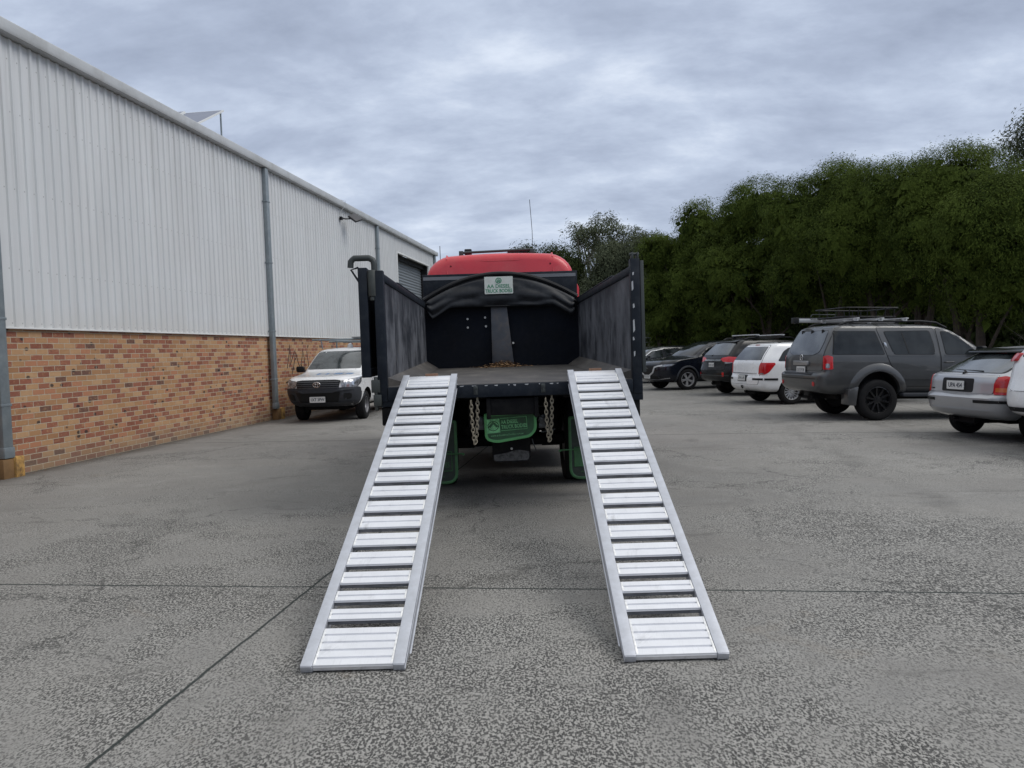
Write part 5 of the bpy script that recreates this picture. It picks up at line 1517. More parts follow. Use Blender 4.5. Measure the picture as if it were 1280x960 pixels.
tg = c.panel('tailgate', rpoly([(-.70, .47), (.70, .47), (.72, 1.02), (.60, 1.44), (-.60, 1.44), (-.72, 1.02)], .05, 3), 'B', off=.008)
c.window(rpoly([(-.66, 1.075), (.66, 1.075), (.60, 1.24), (.56, 1.405), (-.56, 1.405), (-.60, 1.24)], .04, 4), 'B', tg, off=.013, glass=M_CARGLASS2)
c.strip('chrome_strip', [(-.60, .745), (.60, .745)], .022, M_CHROME, 'B', .024, .02, tg)
c.patch('plate_recess', rrect(-.23, .23, .535, .70, .02, 3), M_BLK, 'B', .012, .01, tg)
c.plate(0, .62, 'B', parent=tg)
mb = MB(); mb.tube([(.055, .0 + .035 * cos(a), .90 + .035 * sin(a)) for a in [2 * pi * i / 16 for i in range(16)]], .006, 6, closed=True); mb.box(.045, .06, -.006, .006, .86, .94); mb.build('emblem', M_CHROME, tg)
for sg in (-1, 1): c.strip('bump_strip', [(sg * .50, .60), (sg * .87, .60)], .05, M_BLK, 'B', .012, .02)
mb = MB(); mb.tube([(-.02, 0, .36), (-.05, 0, .385), (-.05, 0, .43)], [.02, .02, .028], 8); mb.build('tow_ball', M_BLK, c.root)
mb = MB(); mb.tube([(.07, .0, 1.06), (.12, .10, 1.09), (.17, .38, 1.13)], .012, 6); mb.build('rear_wiper', M_BLK, c.root)
c.patch('brake_lamp', rrect(-.09, .09, 1.445, 1.462, .005, 2), M_REDLENS, 'B', .02, .02, cell=.05)
c.patch('windscreen', rpoly([(-.68, 1.10), (.68, 1.10), (.56, 1.44), (-.56, 1.44)], .05, 4), M_CARGLASS, 'F', .008, .012)
for sg in (-1, 1):
    mb = MB(); mb.tube([(.62, sg * .58, 1.50), (.75, sg * .60, 1.535), (2.2, sg * .61, 1.54), (2.4, sg * .61, 1.48)], .014, 8); mb.build('roof_rail', M_BLK, c.root)

# ---- black wagon with roof bars -----------------------------------
K = [(.32, .26, 4.45, .74, .12, .3), (.40, .06, 4.64, .85, .20, .40), (.52, .0, 4.74, .89, .24, .45), (.70, .02, 4.77, .90, .24, .45), (.80, .06, 4.74, .90, .22, .45), (.96, .10, 4.60, .895, .20, .42),
     (1.04, .12, 4.2, .885, .18, .42), (1.08, .14, 3.8, .87, .16, .38), (1.12, .17, 3.45, .86, .15, .3), (1.30, .34, 3.05, .79, .14, .22), (1.48, .52, 2.6, .72, .14, .22), (1.545, .60, 2.4, .68, .15, .24), (1.58, .74, 2.2, .60, .17, .26), (1.595, .95, 2.05, .5, .18, .28)]
c = Car(K, 4.77, .95, 3.70, 1.53, .335, .375, M_BLKC, barrel=.05, rbow=.05, fbow=.1)
c.place('station_wagon', 'black station wagon with silver tipped roof bars and red rear lights', 'car', (.10, -.86), (6.32, 22.3), rad(15), GRP, .07)
c.wheels(.215, .215, 'five'); c.axle_dark(.55)
for side in ('R', 'L'):
    sg = -1 if side == 'R' else 1
    d1 = c.panel('rear_door', rpoly([(1.42, .46), (2.25, .46), (2.25, 1.48), (1.55, 1.49), (1.48, 1.10), (1.34, .80)], .05, 3), side)
    d2 = c.panel('front_door', rpoly([(2.28, .46), (3.30, .46), (3.32, 1.08), (2.80, 1.40), (2.28, 1.48)], .05, 3), side)
    c.window(rpoly([(1.56, 1.13), (2.2, 1.12), (2.2, 1.43), (1.62, 1.44)], .03, 3), side, d1)
    c.window(rpoly([(2.32, 1.12), (3.2, 1.12), (2.75, 1.38), (2.32, 1.43)], .04, 3), side, d2)
    c.window(rpoly([(.66, 1.15), (1.44, 1.13), (1.50, 1.44), (.98, 1.43)], .05, 4), side)
    c.strip('window_chrome', [(.60, 1.115), (3.2, 1.095)], .012, M_CHROME, side, .012, .01)
    c.handle(1.6, .96, side, d1); c.handle(2.5, .96, side, d2); c.mirror(3.1, 1.12, side, M_BLKC)
    ph = rad(38) if sg < 0 else rad(-38)
    c.patch('tail_light', rpoly([(-.36 * sg, 1.00), (-.24 * sg, .93), (.10 * sg, .90), (.28 * sg, .99), (.20 * sg, 1.06), (-.05 * sg, 1.085), (-.30 * sg, 1.05)], .025, 3), mat('bright_red_lens', (.62, .02, .03), .15, 0, .5), 'C', .014, .03, None, .04, phi=ph, base=(.16, sg * .80))
    c.patch('reversing_lamp', rpoly([(-.20 * sg, .93), (-.18 * sg, .88), (.0 * sg, .885), (.10 * sg, .915)], .01, 2), M_CLEAR, 'C', .017, .02, None, .04, phi=ph, base=(.16, sg * .80))
    c.patch('reflector', rrect(*sorted((sg * .60, sg * .68)), .50, .62, .01, 2), M_REDLENS, 'B', .01, .02)
tg = c.panel('tailgate', rpoly([(-.66, .68), (.66, .68), (.72, 1.08), (.58, 1.52), (-.58, 1.52), (-.72, 1.08)], .05, 3), 'B', off=.008)
c.window(rpoly([(-.68, 1.13), (.68, 1.13), (.60, 1.32), (.54, 1.49), (-.54, 1.49), (-.60, 1.32)], .04, 4), 'B', tg, off=.013, glass=M_CARGLASS2)
c.strip('chrome_strip', [(-.45, .975), (.45, .975)], .05, M_CHROME, 'B', .024, .02, tg)
c.plate(0, .83, 'B', parent=tg, w=.30, h=.14)
c.strip('bumper_line', [(-.80, .53), (.80, .53)], .02, M_HOSE, 'B', .012, .02)
mb = MB(); mb.tube([(.10, .15, 1.11), (.16, .05, 1.14), (.20, -.25, 1.17)], .018, 6); mb.build('rear_wiper', M_BLK, c.root)
c.patch('windscreen', rpoly([(-.70, 1.16), (.70, 1.16), (.58, 1.52), (-.58, 1.52)], .05, 4), M_CARGLASS, 'F', .008, .012)
mb = MB(); mb.prism(rpoly([(.46, 1.50), (.48, 1.53), (.75, 1.60), (.8, 1.57)], .01, 2), -.56, .56, 'y'); mb.build('roof_spoiler', M_BLKC, c.root, bevel=.01)
for sg in (-1, 1):
    mb = MB(); mb.tube([(.75, sg * .60, 1.575), (.88, sg * .62, 1.635), (2.3, sg * .63, 1.645), (2.55, sg * .63, 1.53)], .022, 8); mb.build('roof_rail', M_BLK, c.root)
for x in (1.15, 2.0):
    mb = MB(); mb.prism(rrect(x - .05, x + .05, 1.70, 1.735, .015, 3), -.68, .68, 'y')
    b_ = mb.build('roof_bar', M_BARS, c.root)
    mb = MB()
    for sg in (-1, 1): mb.box(x - .05, x + .05, sg * .62 - .045, sg * .62 + .045, 1.63, 1.698)
    mb.build('bar_foot', M_BLK, b_, bevel=.008)

# ---- dark blue SUV facing left -------------------------------------
K = [(.30, .30, 4.30, .76, .12, .3), (.38, .08, 4.46, .87, .20, .45), (.50, .0, 4.53, .91, .24, .50), (.70, .0, 4.55, .92, .24, .50), (.82, .04, 4.53, .92, .22, .48), (.94, .08, 4.46, .915, .2, .45),
     (1.02, .10, 4.25, .905, .18, .42), (1.08, .12, 3.7, .895, .16, .38), (1.13, .16, 3.32, .875, .15, .3), (1.30, .30, 3.02, .81, .14, .22), (1.52, .48, 2.55, .73, .14, .22), (1.61, .62, 2.3, .68, .15, .24), (1.645, .80, 2.1, .60, .17, .26), (1.66, 1.0, 1.95, .5, .18, .28)]
c = Car(K, 4.55, .92, 3.62, 1.60, .36, .41, M_BLUEC, barrel=.05, rbow=.04, fbow=.14)
c.place('crossover_car', 'dark blue black suv parked nose out to the left beside the black wagon', 'car', (3.62, .90), (6.02, 26.2), rad(203), GRP)
c.wheels(.225, .24, 'five', rimm=mat('bright_alloy', (.55, .55, .56), .3, .6), steer=rad(-8)); c.axle_dark(.55)
for side in ('R', 'L'):
    sg = -1 if side == 'R' else 1
    for xw in (.92, 3.62): c.flare(xw, .405, .47, side, .020, M_BUMP, a0=-12, a1=192)
    d1 = c.panel('rear_door', rpoly([(1.36, .50), (2.15, .50), (2.15, 1.53), (1.45, 1.55), (1.40, 1.12), (1.28, .82)], .05, 3), side)
    d2 = c.panel('front_door', rpoly([(2.18, .50), (3.14, .50), (3.20, 1.08), (2.70, 1.42), (2.18, 1.53)], .05, 3), side)
    c.window(rpoly([(1.46, 1.16), (2.1, 1.14), (2.1, 1.47), (1.54, 1.49)], .03, 3), side, d1)
    c.window(rpoly([(2.22, 1.14), (3.08, 1.14), (2.66, 1.40), (2.22, 1.47)], .04, 3), side, d2)
    c.strip('window_chrome', [(.80, 1.15), (3.08, 1.115)], .02, M_CHROME, side, .012, .01)
    c.handle(1.55, .98, side, d1); c.handle(2.4, .98, side, d2); c.mirror(3.0, 1.12, side, M_BLUEC)
    ph = rad(180 + 38) if sg < 0 else rad(180 - 38)
    ph = rad(180 - 35) if sg < 0 else rad(180 + 35)
    c.patch('headlight', rpoly([(-.24 * -sg, .80), (.16 * -sg, .84), (.24 * -sg, .90), (.0 * -sg, .895), (-.24 * -sg, .87)], .01, 2), M_CLEAR, 'C', .012, .03, None, .04, phi=ph, base=(4.30, sg * .72))
g_ = c.patch('grille', rpoly([(-.40, .86), (-.34, .62), (-.15, .53), (.15, .53), (.34, .62), (.40, .86)], .05, 4), M_BLK, 'F', .012, .03)
c.strip('chrome_wing', [(-.66, .86), (-.42, .80), (-.35, .62), (-.15, .515), (.15, .515), (.35, .62), (.42, .80), (.66, .86)], .05, M_BARS, 'F', .03, .03)
mb = MB(); mb.tube([(4.69, .055 * cos(a), .72 + .045 * sin(a)) for a in [2 * pi * i / 16 for i in range(16)]], .008, 6, closed=True); mb.tube([(4.69, -.05, .735), (4.695, 0, .70), (4.69, .05, .735)], .007, 6); mb.build('emblem', M_CHROME, g_)
c.plate(0, .47, 'F', w=.37, h=.12)
c.strip('lower_bumper_chrome', [(-.80, .42), (-.5, .37), (.5, .37), (.80, .42)], .022, M_ALLOY, 'F', .014, .03)
c.patch('lower_intake', rpoly([(-.70, .40), (.70, .40), (.62, .50), (-.62, .50)], .02, 3), M_BLK, 'F', .008, .03)
c.patch('windscreen', rpoly([(-.72, 1.18), (.72, 1.18), (.60, 1.58), (-.60, 1.58)], .06, 4), M_CARGLASS, 'F', .008, .012)
mb = MB(); mb.tube([(3.28, .5, 1.155), (3.24, .05, 1.17)], .01, 6); mb.tube([(3.30, -.1, 1.155), (3.22, -.55, 1.17)], .01, 6); mb.build('wiper', M_BLK, c.root)

# ---- dark sedan farthest away ------------------------------------
K = [(.26, .25, 4.30, .72, .12, .3), (.34, .06, 4.48, .83, .20, .45), (.50, .0, 4.55, .875, .24, .50), (.72, .02, 4.56, .885, .24, .50), (.86, .05, 4.45, .88, .2, .45),
     (.95, .08, 4.1, .87, .18, .40), (1.0, .10, 3.5, .855, .16, .38), (1.04, .13, 3.2, .84, .15, .3), (1.22, .35, 2.85, .77, .14, .22), (1.42, .60, 2.45, .69, .14, .22), (1.49, .75, 2.2, .62, .15, .24), (1.515, .95, 2.0, .5, .18, .28)]
c = Car(K, 4.56, .85, 3.55, 1.50, .32, .355, mat('charcoal_car_paint', (.030, .034, .040), .22, .4, .9), barrel=.05, rbow=.04, fbow=.12)
c.place('hatchback', 'charcoal hatchback farthest along the row, half hidden behind the truck tray', 'car', (2.9, .84), (5.55, 31.6), rad(192), GRP)
c.wheels(.20, .21, 'five'); c.axle_dark(.5)
for side in ('R', 'L'):
    d1 = c.panel('rear_door', rpoly([(1.30, .42), (2.08, .42), (2.08, 1.40), (1.40, 1.42), (1.34, 1.04), (1.22, .74)], .05, 3), side)
    d2 = c.panel('front_door', rpoly([(2.11, .42), (3.10, .42), (3.12, 1.0), (2.62, 1.31), (2.11, 1.40)], .05, 3), side)
    c.window(rpoly([(1.42, 1.06), (2.03, 1.05), (2.03, 1.35), (1.48, 1.37)], .03, 3), side, d1, glass=M_CARGLASS2)
    c.window(rpoly([(2.16, 1.05), (2.98, 1.05), (2.56, 1.30), (2.16, 1.35)], .04, 3), side, d2, glass=M_CARGLASS2)
    c.window(rpoly([(.80, 1.08), (1.30, 1.06), (1.36, 1.36), (1.05, 1.33)], .03, 3), side, None, glass=M_CARGLASS2)
    c.strip('window_chrome', [(2.10, 1.40), (2.6, 1.325), (3.06, 1.04)], .022, M_CHROME, side, .014, .01)
    c.handle(1.5, .90, side, d1); c.handle(2.35, .90, side, d2); c.mirror(2.9, 1.04, side, c.paint)
c.patch('windscreen', rpoly([(-.68, 1.08), (.68, 1.08), (.56, 1.44), (-.56, 1.44)], .06, 4), M_CARGLASS2, 'F', .008, .012)
for sg in (-1, 1): c.patch('headlight', rpoly([(sg * .42, .66), (sg * .80, .70), (sg * .80, .80), (sg * .42, .80)], .03, 3), M_CLEAR, 'F', .01, .02)
c.patch('grille', rpoly([(-.40, .45), (.40, .45), (.36, .72), (-.36, .72)], .04, 3), M_BLK, 'F', .01, .02)

# ---- white ute by the brick wall ----------------------------------
K = [(.34, .20, 4.90, .72, .12, .3), (.42, .05, 5.14, .83, .12, .42), (.56, .0, 5.24, .885, .12, .46), (.74, .0, 5.30, .90, .12, .46), (.84, .0, 5.29, .90, .12, .45), (.98, .0, 5.22, .89, .12, .42),
     (1.045, .0, 5.05, .875, .12, .42), (1.09, .02, 4.55, .865, .12, .42), (1.14, .05, 4.20, .855, .12, .36), (1.17, 1.72, 4.08, .845, .14, .30), (1.22, 1.80, 3.99, .83, .14, .26), (1.40, 1.86, 3.74, .775, .14, .22), (1.62, 1.95, 3.40, .705, .14, .22), (1.68, 2.02, 3.24, .67, .15, .24), (1.715, 2.14, 3.06, .60, .17, .26), (1.73, 2.3, 2.9, .5, .18, .28)]
c = Car(K, 5.30, 1.28, 4.36, 1.50, .345, .405, M_WHITEC, barrel=.03, rbow=.01, fbow=.12)
c.place('utility_truck', 'white ute with black bumper and ladder rack parked nose out beside the brick wall', 'ute', (4.36, 0), (-4.42, 18.85), rad(270 - 5.5), None, .02)
c.wheels(.225, .20, 'steel', rimm=mat('ute_steel_wheel', (.22, .22, .23), .45, .5), steer=rad(3)); c.axle_dark(.5)
for side in ('R', 'L'):
    sg = -1 if side == 'R' else 1
    d2 = c.panel('front_door', rpoly([(2.78, .50), (3.86, .50), (3.92, 1.10), (3.42, 1.53), (3.20, 1.62), (2.78, 1.64)], .05, 3), side)
    d1 = c.panel('rear_door', rpoly([(1.92, .50), (2.75, .50), (2.75, 1.64), (2.08, 1.64), (1.90, 1.10)], .05, 3), side)
    c.window(rpoly([(2.82, 1.19), (3.80, 1.19), (3.40, 1.50), (3.18, 1.58), (2.82, 1.59)], .04, 3), side, d2)
    c.window(rpoly([(2.0, 1.19), (2.70, 1.19), (2.70, 1.59), (2.12, 1.59)], .04, 3), side, d1)
    c.handle(2.95, 1.02, side, d2, M_BLK); c.handle(2.1, 1.02, side, d1, M_BLK); c.mirror(3.80, 1.16, side, M_BLK)
    ph = rad(180 - 35) if sg < 0 else rad(180 + 35)
    c.patch('headlight', rpoly([(-.33 * -sg, .815), (-.10 * -sg, .79), (.10 * -sg, .80), (.25 * -sg, .90), (.30 * -sg, 1.03), (.0 * -sg, 1.0), (-.33 * -sg, .955)], .03, 3), M_CLEAR, 'C', .014, .04, None, .035, phi=ph, base=(5.00, sg * .70))
    c.patch('headlight_bowl', [(-.02 * -sg + .055 * cos(a), .885 + .055 * sin(a)) for a in [2 * pi * i / 16 for i in range(16)]], M_CHROME, 'C', .018, .02, None, .03, phi=ph, base=(5.00, sg * .70))
    # dark bumper corner wrapping round to the wheel arch
    c.patch('bumper_corner', rpoly([(4.84, .345), (5.18, .345), (5.18, .80), (4.98, .79), (4.86, .66)], .03, 3), M_BUMP, side, .022, .04)
c.patch('front_bumper', rpoly([(-.82, .345), (.82, .345), (.88, .60), (.88, .80), (.50, .80), (-.50, .80), (-.88, .80), (-.88, .60)], .04, 3), M_BUMP, 'F', .03, .06)
c.patch('lower_intake', rpoly([(-.46, .46), (.46, .46), (.54, .70), (-.54, .70)], .03, 3), M_BLK, 'F', .035, .02)
for sg in (-1, 1): c.patch('fog_recess', rpoly([(sg * .58, .50), (sg * .74, .53), (sg * .76, .66), (sg * .60, .66)], .04, 3), M_BLK, 'F', .034, .02)
c.strip('bumper_chin', [(-.80, .43), (.80, .43)], .05, M_BUMP, 'F', .05, .05)
g_ = c.patch('grille', rpoly([(-.50, .775), (.50, .775), (.54, .965), (.40, .985), (-.40, .985), (-.54, .965)], .03, 3), M_BLK, 'F', .016, .03)
for z_ in (.805, .85, .895, .94): c.strip('grille_bar', [(-.50, z_), (.50, z_)], .022, mat('grille_bar_grey', (.045, .047, .052), .35), 'F', .045, .03, g_)
c.strip('bumper_ledge', [(-.86, .765), (-.50, .745), (-.36, .70), (.36, .70), (.50, .745), (.86, .765)], .035, M_BUMP, 'F', .062, .03)
mb = MB()
for a_, b_, z0 in ((.085, .06, .875), (.030, .056, .875)): mb.tube([(5.455, a_ * cos(t), z0 + b_ * sin(t)) for t in [2 * pi * i / 24 for i in range(24)]], .009, 6, closed=True)
mb.tube([(5.455, .058 * cos(t), .905 + .022 * sin(t)) for t in [2 * pi * i / 20 for i in range(20)]], .008, 6, closed=True)
mb.build('emblem', M_CHROME, g_)
c.plate(-.0, .53, 'F', text='1XT 3PW', w=.372, h=.134, fo=.085)
wsn = c.patch('windscreen', rpoly([(-.745, 1.215), (.745, 1.215), (.625, 1.655), (-.625, 1.655)], .05, 4), M_CARGLASS2, 'F', .010, .014)
mb = MB(); mb.tube([(4.11, .55, 1.185), (4.06, .0, 1.20)], .010, 6); mb.tube([(4.12, -.02, 1.185), (4.03, -.55, 1.20)], .010, 6); mb.build('wiper', M_BLK, c.root)
hb_ = c.patch('bonnet', rpoly([(4.22, -.70), (4.55, -.76), (4.96, -.60), (5.12, -.3), (5.14, 0), (5.12, .3), (4.96, .60), (4.55, .76), (4.22, .70)], .06, 3), M_WHITEC, 'T', .010, .014, cell=.08)
M_DEC = mat('blue_bonnet_lettering', (.07, .16, .33), .4)
random.seed(4)
yy = .62
while yy > -.20:
    w_ = random.uniform(.03, .07)
    c.patch('bonnet_lettering', [(4.52, yy), (4.52, yy - w_), (4.76, yy - w_ + .01), (4.76, yy + .01)], M_DEC if random.random() < .6 else mat('grey_bonnet_lettering', (.3, .32, .36), .4), 'T', .013, .004, hb_)
    yy -= w_ + .018
mb = MB(); mb.lathe([(.075, 0), (.07, .05), (.045, .10), (.01, .115)], 20, 'z', Matrix.Translation((2.75, .0, 1.745))); mb.build('beacon', mat('white_beacon', (.6, .6, .6), .3), c.root)
mb = MB()
for x in (.25, 1.55):
    for sg in (-1, 1): mb.tube([(x, sg * .78, 1.15), (x, sg * .76, 1.93)], .022, 8)
    mb.tube([(x, -.98, 1.93), (x, .98, 1.93)], .022, 8)
mb.tube([(.1, -.76, 1.965), (3.0, -.76, 1.965)], .02, 8); mb.tube([(.1, .76, 1.965), (3.0, .76, 1.965)], .02, 8)
mb.tube([(2.9, -.98, 1.965), (2.9, .98, 1.965)], .02, 8); mb.tube([(2.9, -.7, 1.72), (2.9, -.74, 1.96)], .015, 8); mb.tube([(2.9, .7, 1.72), (2.9, .74, 1.96)], .015, 8)
mb.build('ladder_rack', M_GALV, c.root)
mb = MB(); mb.box(.12, 3.1, .15, .60, 1.986, 2.02); mb.build('rack_load', mat('grey_load', (.20, .21, .22), .6), c.root, bevel=.01)
# ------------------------------------------------------------------ trees, scrub and fence
def foliage_mat(name, dark, light, rough=.6, trans=.25):
    g = NB(name)
    geo = g.n('ShaderNodeNewGeometry')
    r = geo.outputs['Random Per Island']
    v = g.tc.outputs['Object']
    c = g.ramp(r, [(0, dark), (.6, tuple((a + b) / 2 for a, b in zip(dark, light))), (1, light)])
    c = g.mix(g.maprange(g.noise(v, .7, 3), .4, .65, 0, .5), c, tuple(x * 1.25 for x in light))
    g.p(color=c, rough=.8, spec=.08)
    tr = g.n('ShaderNodeBsdfTranslucent'); g.l(c, tr.inputs[0])
    mx = g.n('ShaderNodeMixShader'); mx.inputs[0].default_value = trans
    g.l(g.b.outputs[0], mx.inputs[1]); g.l(tr.outputs[0], mx.inputs[2]); g.l(mx.outputs[0], g.out.inputs['Surface'])
    return g.m
M_LEAF = foliage_mat('dense_olive_foliage', (.013, .026, .005), (.100, .136, .026))
M_LEAF2 = foliage_mat('deep_green_foliage', (.014, .022, .008), (.045, .060, .020))
M_GUM = foliage_mat('grey_green_gum_leaves', (.036, .046, .026), (.105, .120, .072))
M_DRY = foliage_mat('dry_grass_blades', (.08, .09, .05), (.25, .25, .15), trans=.15)
M_BARK = mat('dark_bark', (.055, .042, .032), .9, var=.4, vscale=6, bump=.6, bscale=18)
M_PBARK = mat('pale_gum_bark', (.20, .18, .155), .8, var=.3, vscale=3)
M_TWIG = mat('bare_grey_twigs', (.17, .145, .12), .85, var=.3, vscale=4)

def leaf_mesh(name, P, D, Wd, L, wd, m, rng, parent=None):
    """P base points, D direction, Wd rough normal; one diamond leaf each"""
    n = len(P)
    D = D / np.linalg.norm(D, axis=1, keepdims=True)
    S_ = np.cross(D, Wd); S_ /= (np.linalg.norm(S_, axis=1, keepdims=True) + 1e-9)
    L = L.reshape(-1, 1); wd = wd.reshape(-1, 1)
    mid = P + D * L * .45
    tip = P + D * L + np.array([0, 0, -1]) * L * .12
    V = np.stack([P, mid + S_ * wd / 2, tip, mid - S_ * wd / 2], 1).reshape(-1, 3)
    me = bpy.data.meshes.new(name)
    me.vertices.add(4 * n); me.vertices.foreach_set('co', V.astype(np.float32).ravel())
    me.loops.add(4 * n); me.loops.foreach_set('vertex_index', np.arange(4 * n, dtype=np.int32))
    me.polygons.add(n); me.polygons.foreach_set('loop_start', np.arange(0, 4 * n, 4, dtype=np.int32))
    me.materials.append(m); me.update(calc_edges=True)
    o = bpy.data.objects.new(name, me); COL.objects.link(o)
    if parent: o.parent = parent
    return o
def unit(rng, n):
    a = rng.normal(size=(n, 3)); return a / np.linalg.norm(a, axis=1, keepdims=True)

def tree(x, y, h, r, label, seed, m=None, zb=1.0, nl=30000, lobes=14, trunk=M_BARK, leafL=.20, leafW=.045, lobe_r=.42, droop=.75, core=True, group='trees standing behind the parked cars', density=1.0, name='tree', clus=.30, stems=3, shape=1.0):
    rng = np.random.default_rng(seed)
    root = empty(name, (x, y, gz(x, y) - .06), 0)
    tag(root, label, 'tree', group)
    zc = (h + zb) / 2; rz = (h - zb) / 2
    # lobe centres on a smaller ellipsoid
    C_ = []; R_ = []
    for i in range(lobes):
        u = unit(rng, 1)[0]; u[2] = (u[2] * .9 + (.25 if i % 3 else -.2)); u /= np.linalg.norm(u)
        rr = lobe_r * r * rng.uniform(.75, 1.25)
        k = np.array([r - rr * .9, r - rr * .9, rz - rr * .85])
        taper = 1.0 - .40 * max(0, -u[2]) * shape
        C_.append(np.array([0, 0, zc]) + u * k * rng.uniform(.78, 1.02) * np.array([taper, taper, 1])); R_.append(rr)
    C_.append(np.array([0, 0, zc])); R_.append(min(r, rz) * .62)
    C_ = np.array(C_); R_ = np.array(R_)
    w = R_ ** 2 / (R_ ** 2).sum()
    ncl = nl // 46
    idx = rng.choice(len(R_), ncl, p=w)
    u = unit(rng, ncl); u[:, 2] = np.where(u[:, 2] < -.6, -u[:, 2], u[:, 2])
    cc = C_[idx] + u * R_[idx][:, None] * rng.uniform(.80, 1.06, (ncl, 1))
    # keep clusters outside other lobes' hearts
    keep = np.ones(ncl, bool)
    for c0, r0 in zip(C_, R_):
        keep &= ~(np.linalg.norm(cc - c0, axis=1) < r0 * .70)
    cc = cc[keep]; uu = u[keep]; k = 46
    n = len(cc) * k
    base = np.repeat(cc, k, 0); un = np.repeat(uu, k, 0)
    P = base + rng.normal(size=(n, 3)) * clus * np.array([1, 1, .8])
    D = rng.normal(size=(n, 3)) * .6 + np.array([0, 0, -droop])
    D = D - un * (np.sum(D * un, axis=1, keepdims=True)) * .7 + un * .12
    Ls = rng.uniform(.6, 1.3, n) * leafL; Ws = rng.uniform(.7, 1.3, n) * leafW
    N_ = un + rng.normal(size=(n, 3)) * .22
    if core:
        nc = 6000
        ii = rng.choice(len(R_), nc, p=w); uc = unit(rng, nc)
        Pc = C_[ii] + uc * R_[ii][:, None] * rng.uniform(.35, .66, (nc, 1))
        P = np.vstack([P, Pc]); D = np.vstack([D, unit(rng, nc) + np.array([0, 0, -.4])]); N_ = np.vstack([N_, uc])
        Ls = np.concatenate([Ls, rng.uniform(.3, .5, nc)]); Ws = np.concatenate([Ws, rng.uniform(.2, .35, nc)])
    ok = P[:, 2] > .12
    leaf_mesh('crown', P[ok], D[ok], N_[ok], Ls[ok], Ws[ok], m or M_LEAF, rng, root)
    random.seed(seed); mb = MB()
    for s_ in range(stems):
        a = random.uniform(0, 6.28); t = [Vector((cos(a) * .12, sin(a) * .12, -.1))]
        tgt = Vector(C_[(s_ * 3) % len(C_)]); 
        for q in (.25, .5, .75, 1.0):
            b = Vector((cos(a) * .12, sin(a) * .12, 0)).lerp(tgt, q); b += Vector((random.gauss(0, .12), random.gauss(0, .12), 0)) * (1 - abs(q - .5)); b.z = max(.2, tgt.z * q); t.append(b)
        r0 = .05 + .014 * h
        mb.tube(t, [r0, r0 * .85, r0 * .65, r0 * .45, r0 * .22], 8)
        for j in range(6):
            q = random.choice(t[1:4]); g_ = Vector(C_[random.randrange(len(C_))]) + Vector((random.gauss(0, .3), random.gauss(0, .3), random.gauss(0, .3)))
            md = q.lerp(g_, .5) + Vector((random.gauss(0, .2), random.gauss(0, .2), .1))
            mb.tube([q, md, g_], [r0 * .4, r0 * .25, r0 * .08], 6)
    mb.build('trunk', trunk, root)
    return root

T = [(7.75, 37.5, 7.3, 2.1, 'dense dark green tree at the left end of the row, nearest the truck tray'),
     (9.75, 35.5, 8.7, 2.7, 'dense green tree second from the left, above the dark blue suv'),
     (10.7, 32.8, 8.6, 3.0, 'dense green tree rising above the black wagon with roof bars'),
     (12.0, 28.2, 8.45, 3.1, 'tall dense green tree rising above the white station wagon'),
     (12.8, 25.0, 8.0, 3.0, 'broad dense green tree directly above the grey four wheel drive roof basket'),
     (13.6, 22.0, 7.65, 2.9, 'broad dense green tree above the front of the grey four wheel drive'),
     (15.6, 20.8, 6.75, 2.4, 'dense green tree cut off by the right edge of the photo')]
for i, (x, y, h, r, lb) in enumerate(T):
    tree(x, y, h, r, lb, 40 + i, M_LEAF, zb=[.8, .8, 1.0, 1.3, 1.4, 1.5, 2.8][i], nl=[60000, 90000, 100000, 150000, 190000, 210000, 130000][i], leafL=[.11, .11, .10, .095, .085, .08, .08][i], leafW=[.032, .032, .030, .028, .025, .023, .023][i], lobes=19, lobe_r=.39, clus=.13, droop=.5, name='dense_tree')
tree(9.0, 40.5, 7.2, 2.6, 'darker tree filling the gap behind the first two trees of the dense row', 61, M_LEAF2, zb=.4, nl=40000, leafL=.14, leafW=.045, lobes=16, lobe_r=.36, clus=.18, name='dense_tree')
tree(13.3, 33.0, 8.6, 2.8, 'darker tree standing behind the dense row, seen between the tall crowns', 62, M_LEAF2, zb=.4, nl=40000, leafL=.14, leafW=.045, lobes=16, lobe_r=.36, clus=.18, name='dense_tree')
# gum trees behind
tree(6.9, 56, 11.6, 3.0, 'spreading grey green gum with an open top rising behind the truck tray', 71, M_GUM, zb=7.6, nl=8500, lobes=13, trunk=M_PBARK, leafL=.26, leafW=.07, lobe_r=.26, droop=.3, core=False, clus=.26, name='gum_tree', stems=4, group='trees beyond the yard')
tree(3.6, 52, 8.9, 2.3, 'low dark tree behind the red cab, left of the open topped gum', 72, M_LEAF2, zb=2.0, nl=26000, leafL=.22, leafW=.06, name='gum_tree', trunk=M_PBARK, group='trees beyond the yard')
tree(6.4, 50, 9.2, 2.6, 'dark leafy tree right under the open topped gum', 73, M_GUM, zb=1.0, nl=30000, leafL=.22, leafW=.06, name='gum_tree', trunk=M_PBARK, group='trees beyond the yard')
tree(8.6, 48, 8.4, 2.2, 'grey green tree between the truck tray and the dense row', 74, M_GUM, zb=1.0, nl=26000, leafL=.22, leafW=.06, name='gum_tree', trunk=M_PBARK, group='trees beyond the yard')
tree(1.4, 55, 9.2, 1.4, 'small round topped tree peeping over the red cab roof', 75, M_LEAF2, zb=5.0, nl=9000, leafL=.22, leafW=.06, name='gum_tree', trunk=M_PBARK, lobes=8, group='trees beyond the yard')
tree(22.6, 31.0, 11.2, 2.5, 'tall thin leaved gum showing above the right edge of the dense row', 76, M_GUM, zb=6.5, nl=24000, leafL=.2, leafW=.05, lobe_r=.30, droop=.5, core=False, name='gum_tree', trunk=M_PBARK, group='trees beyond the yard')

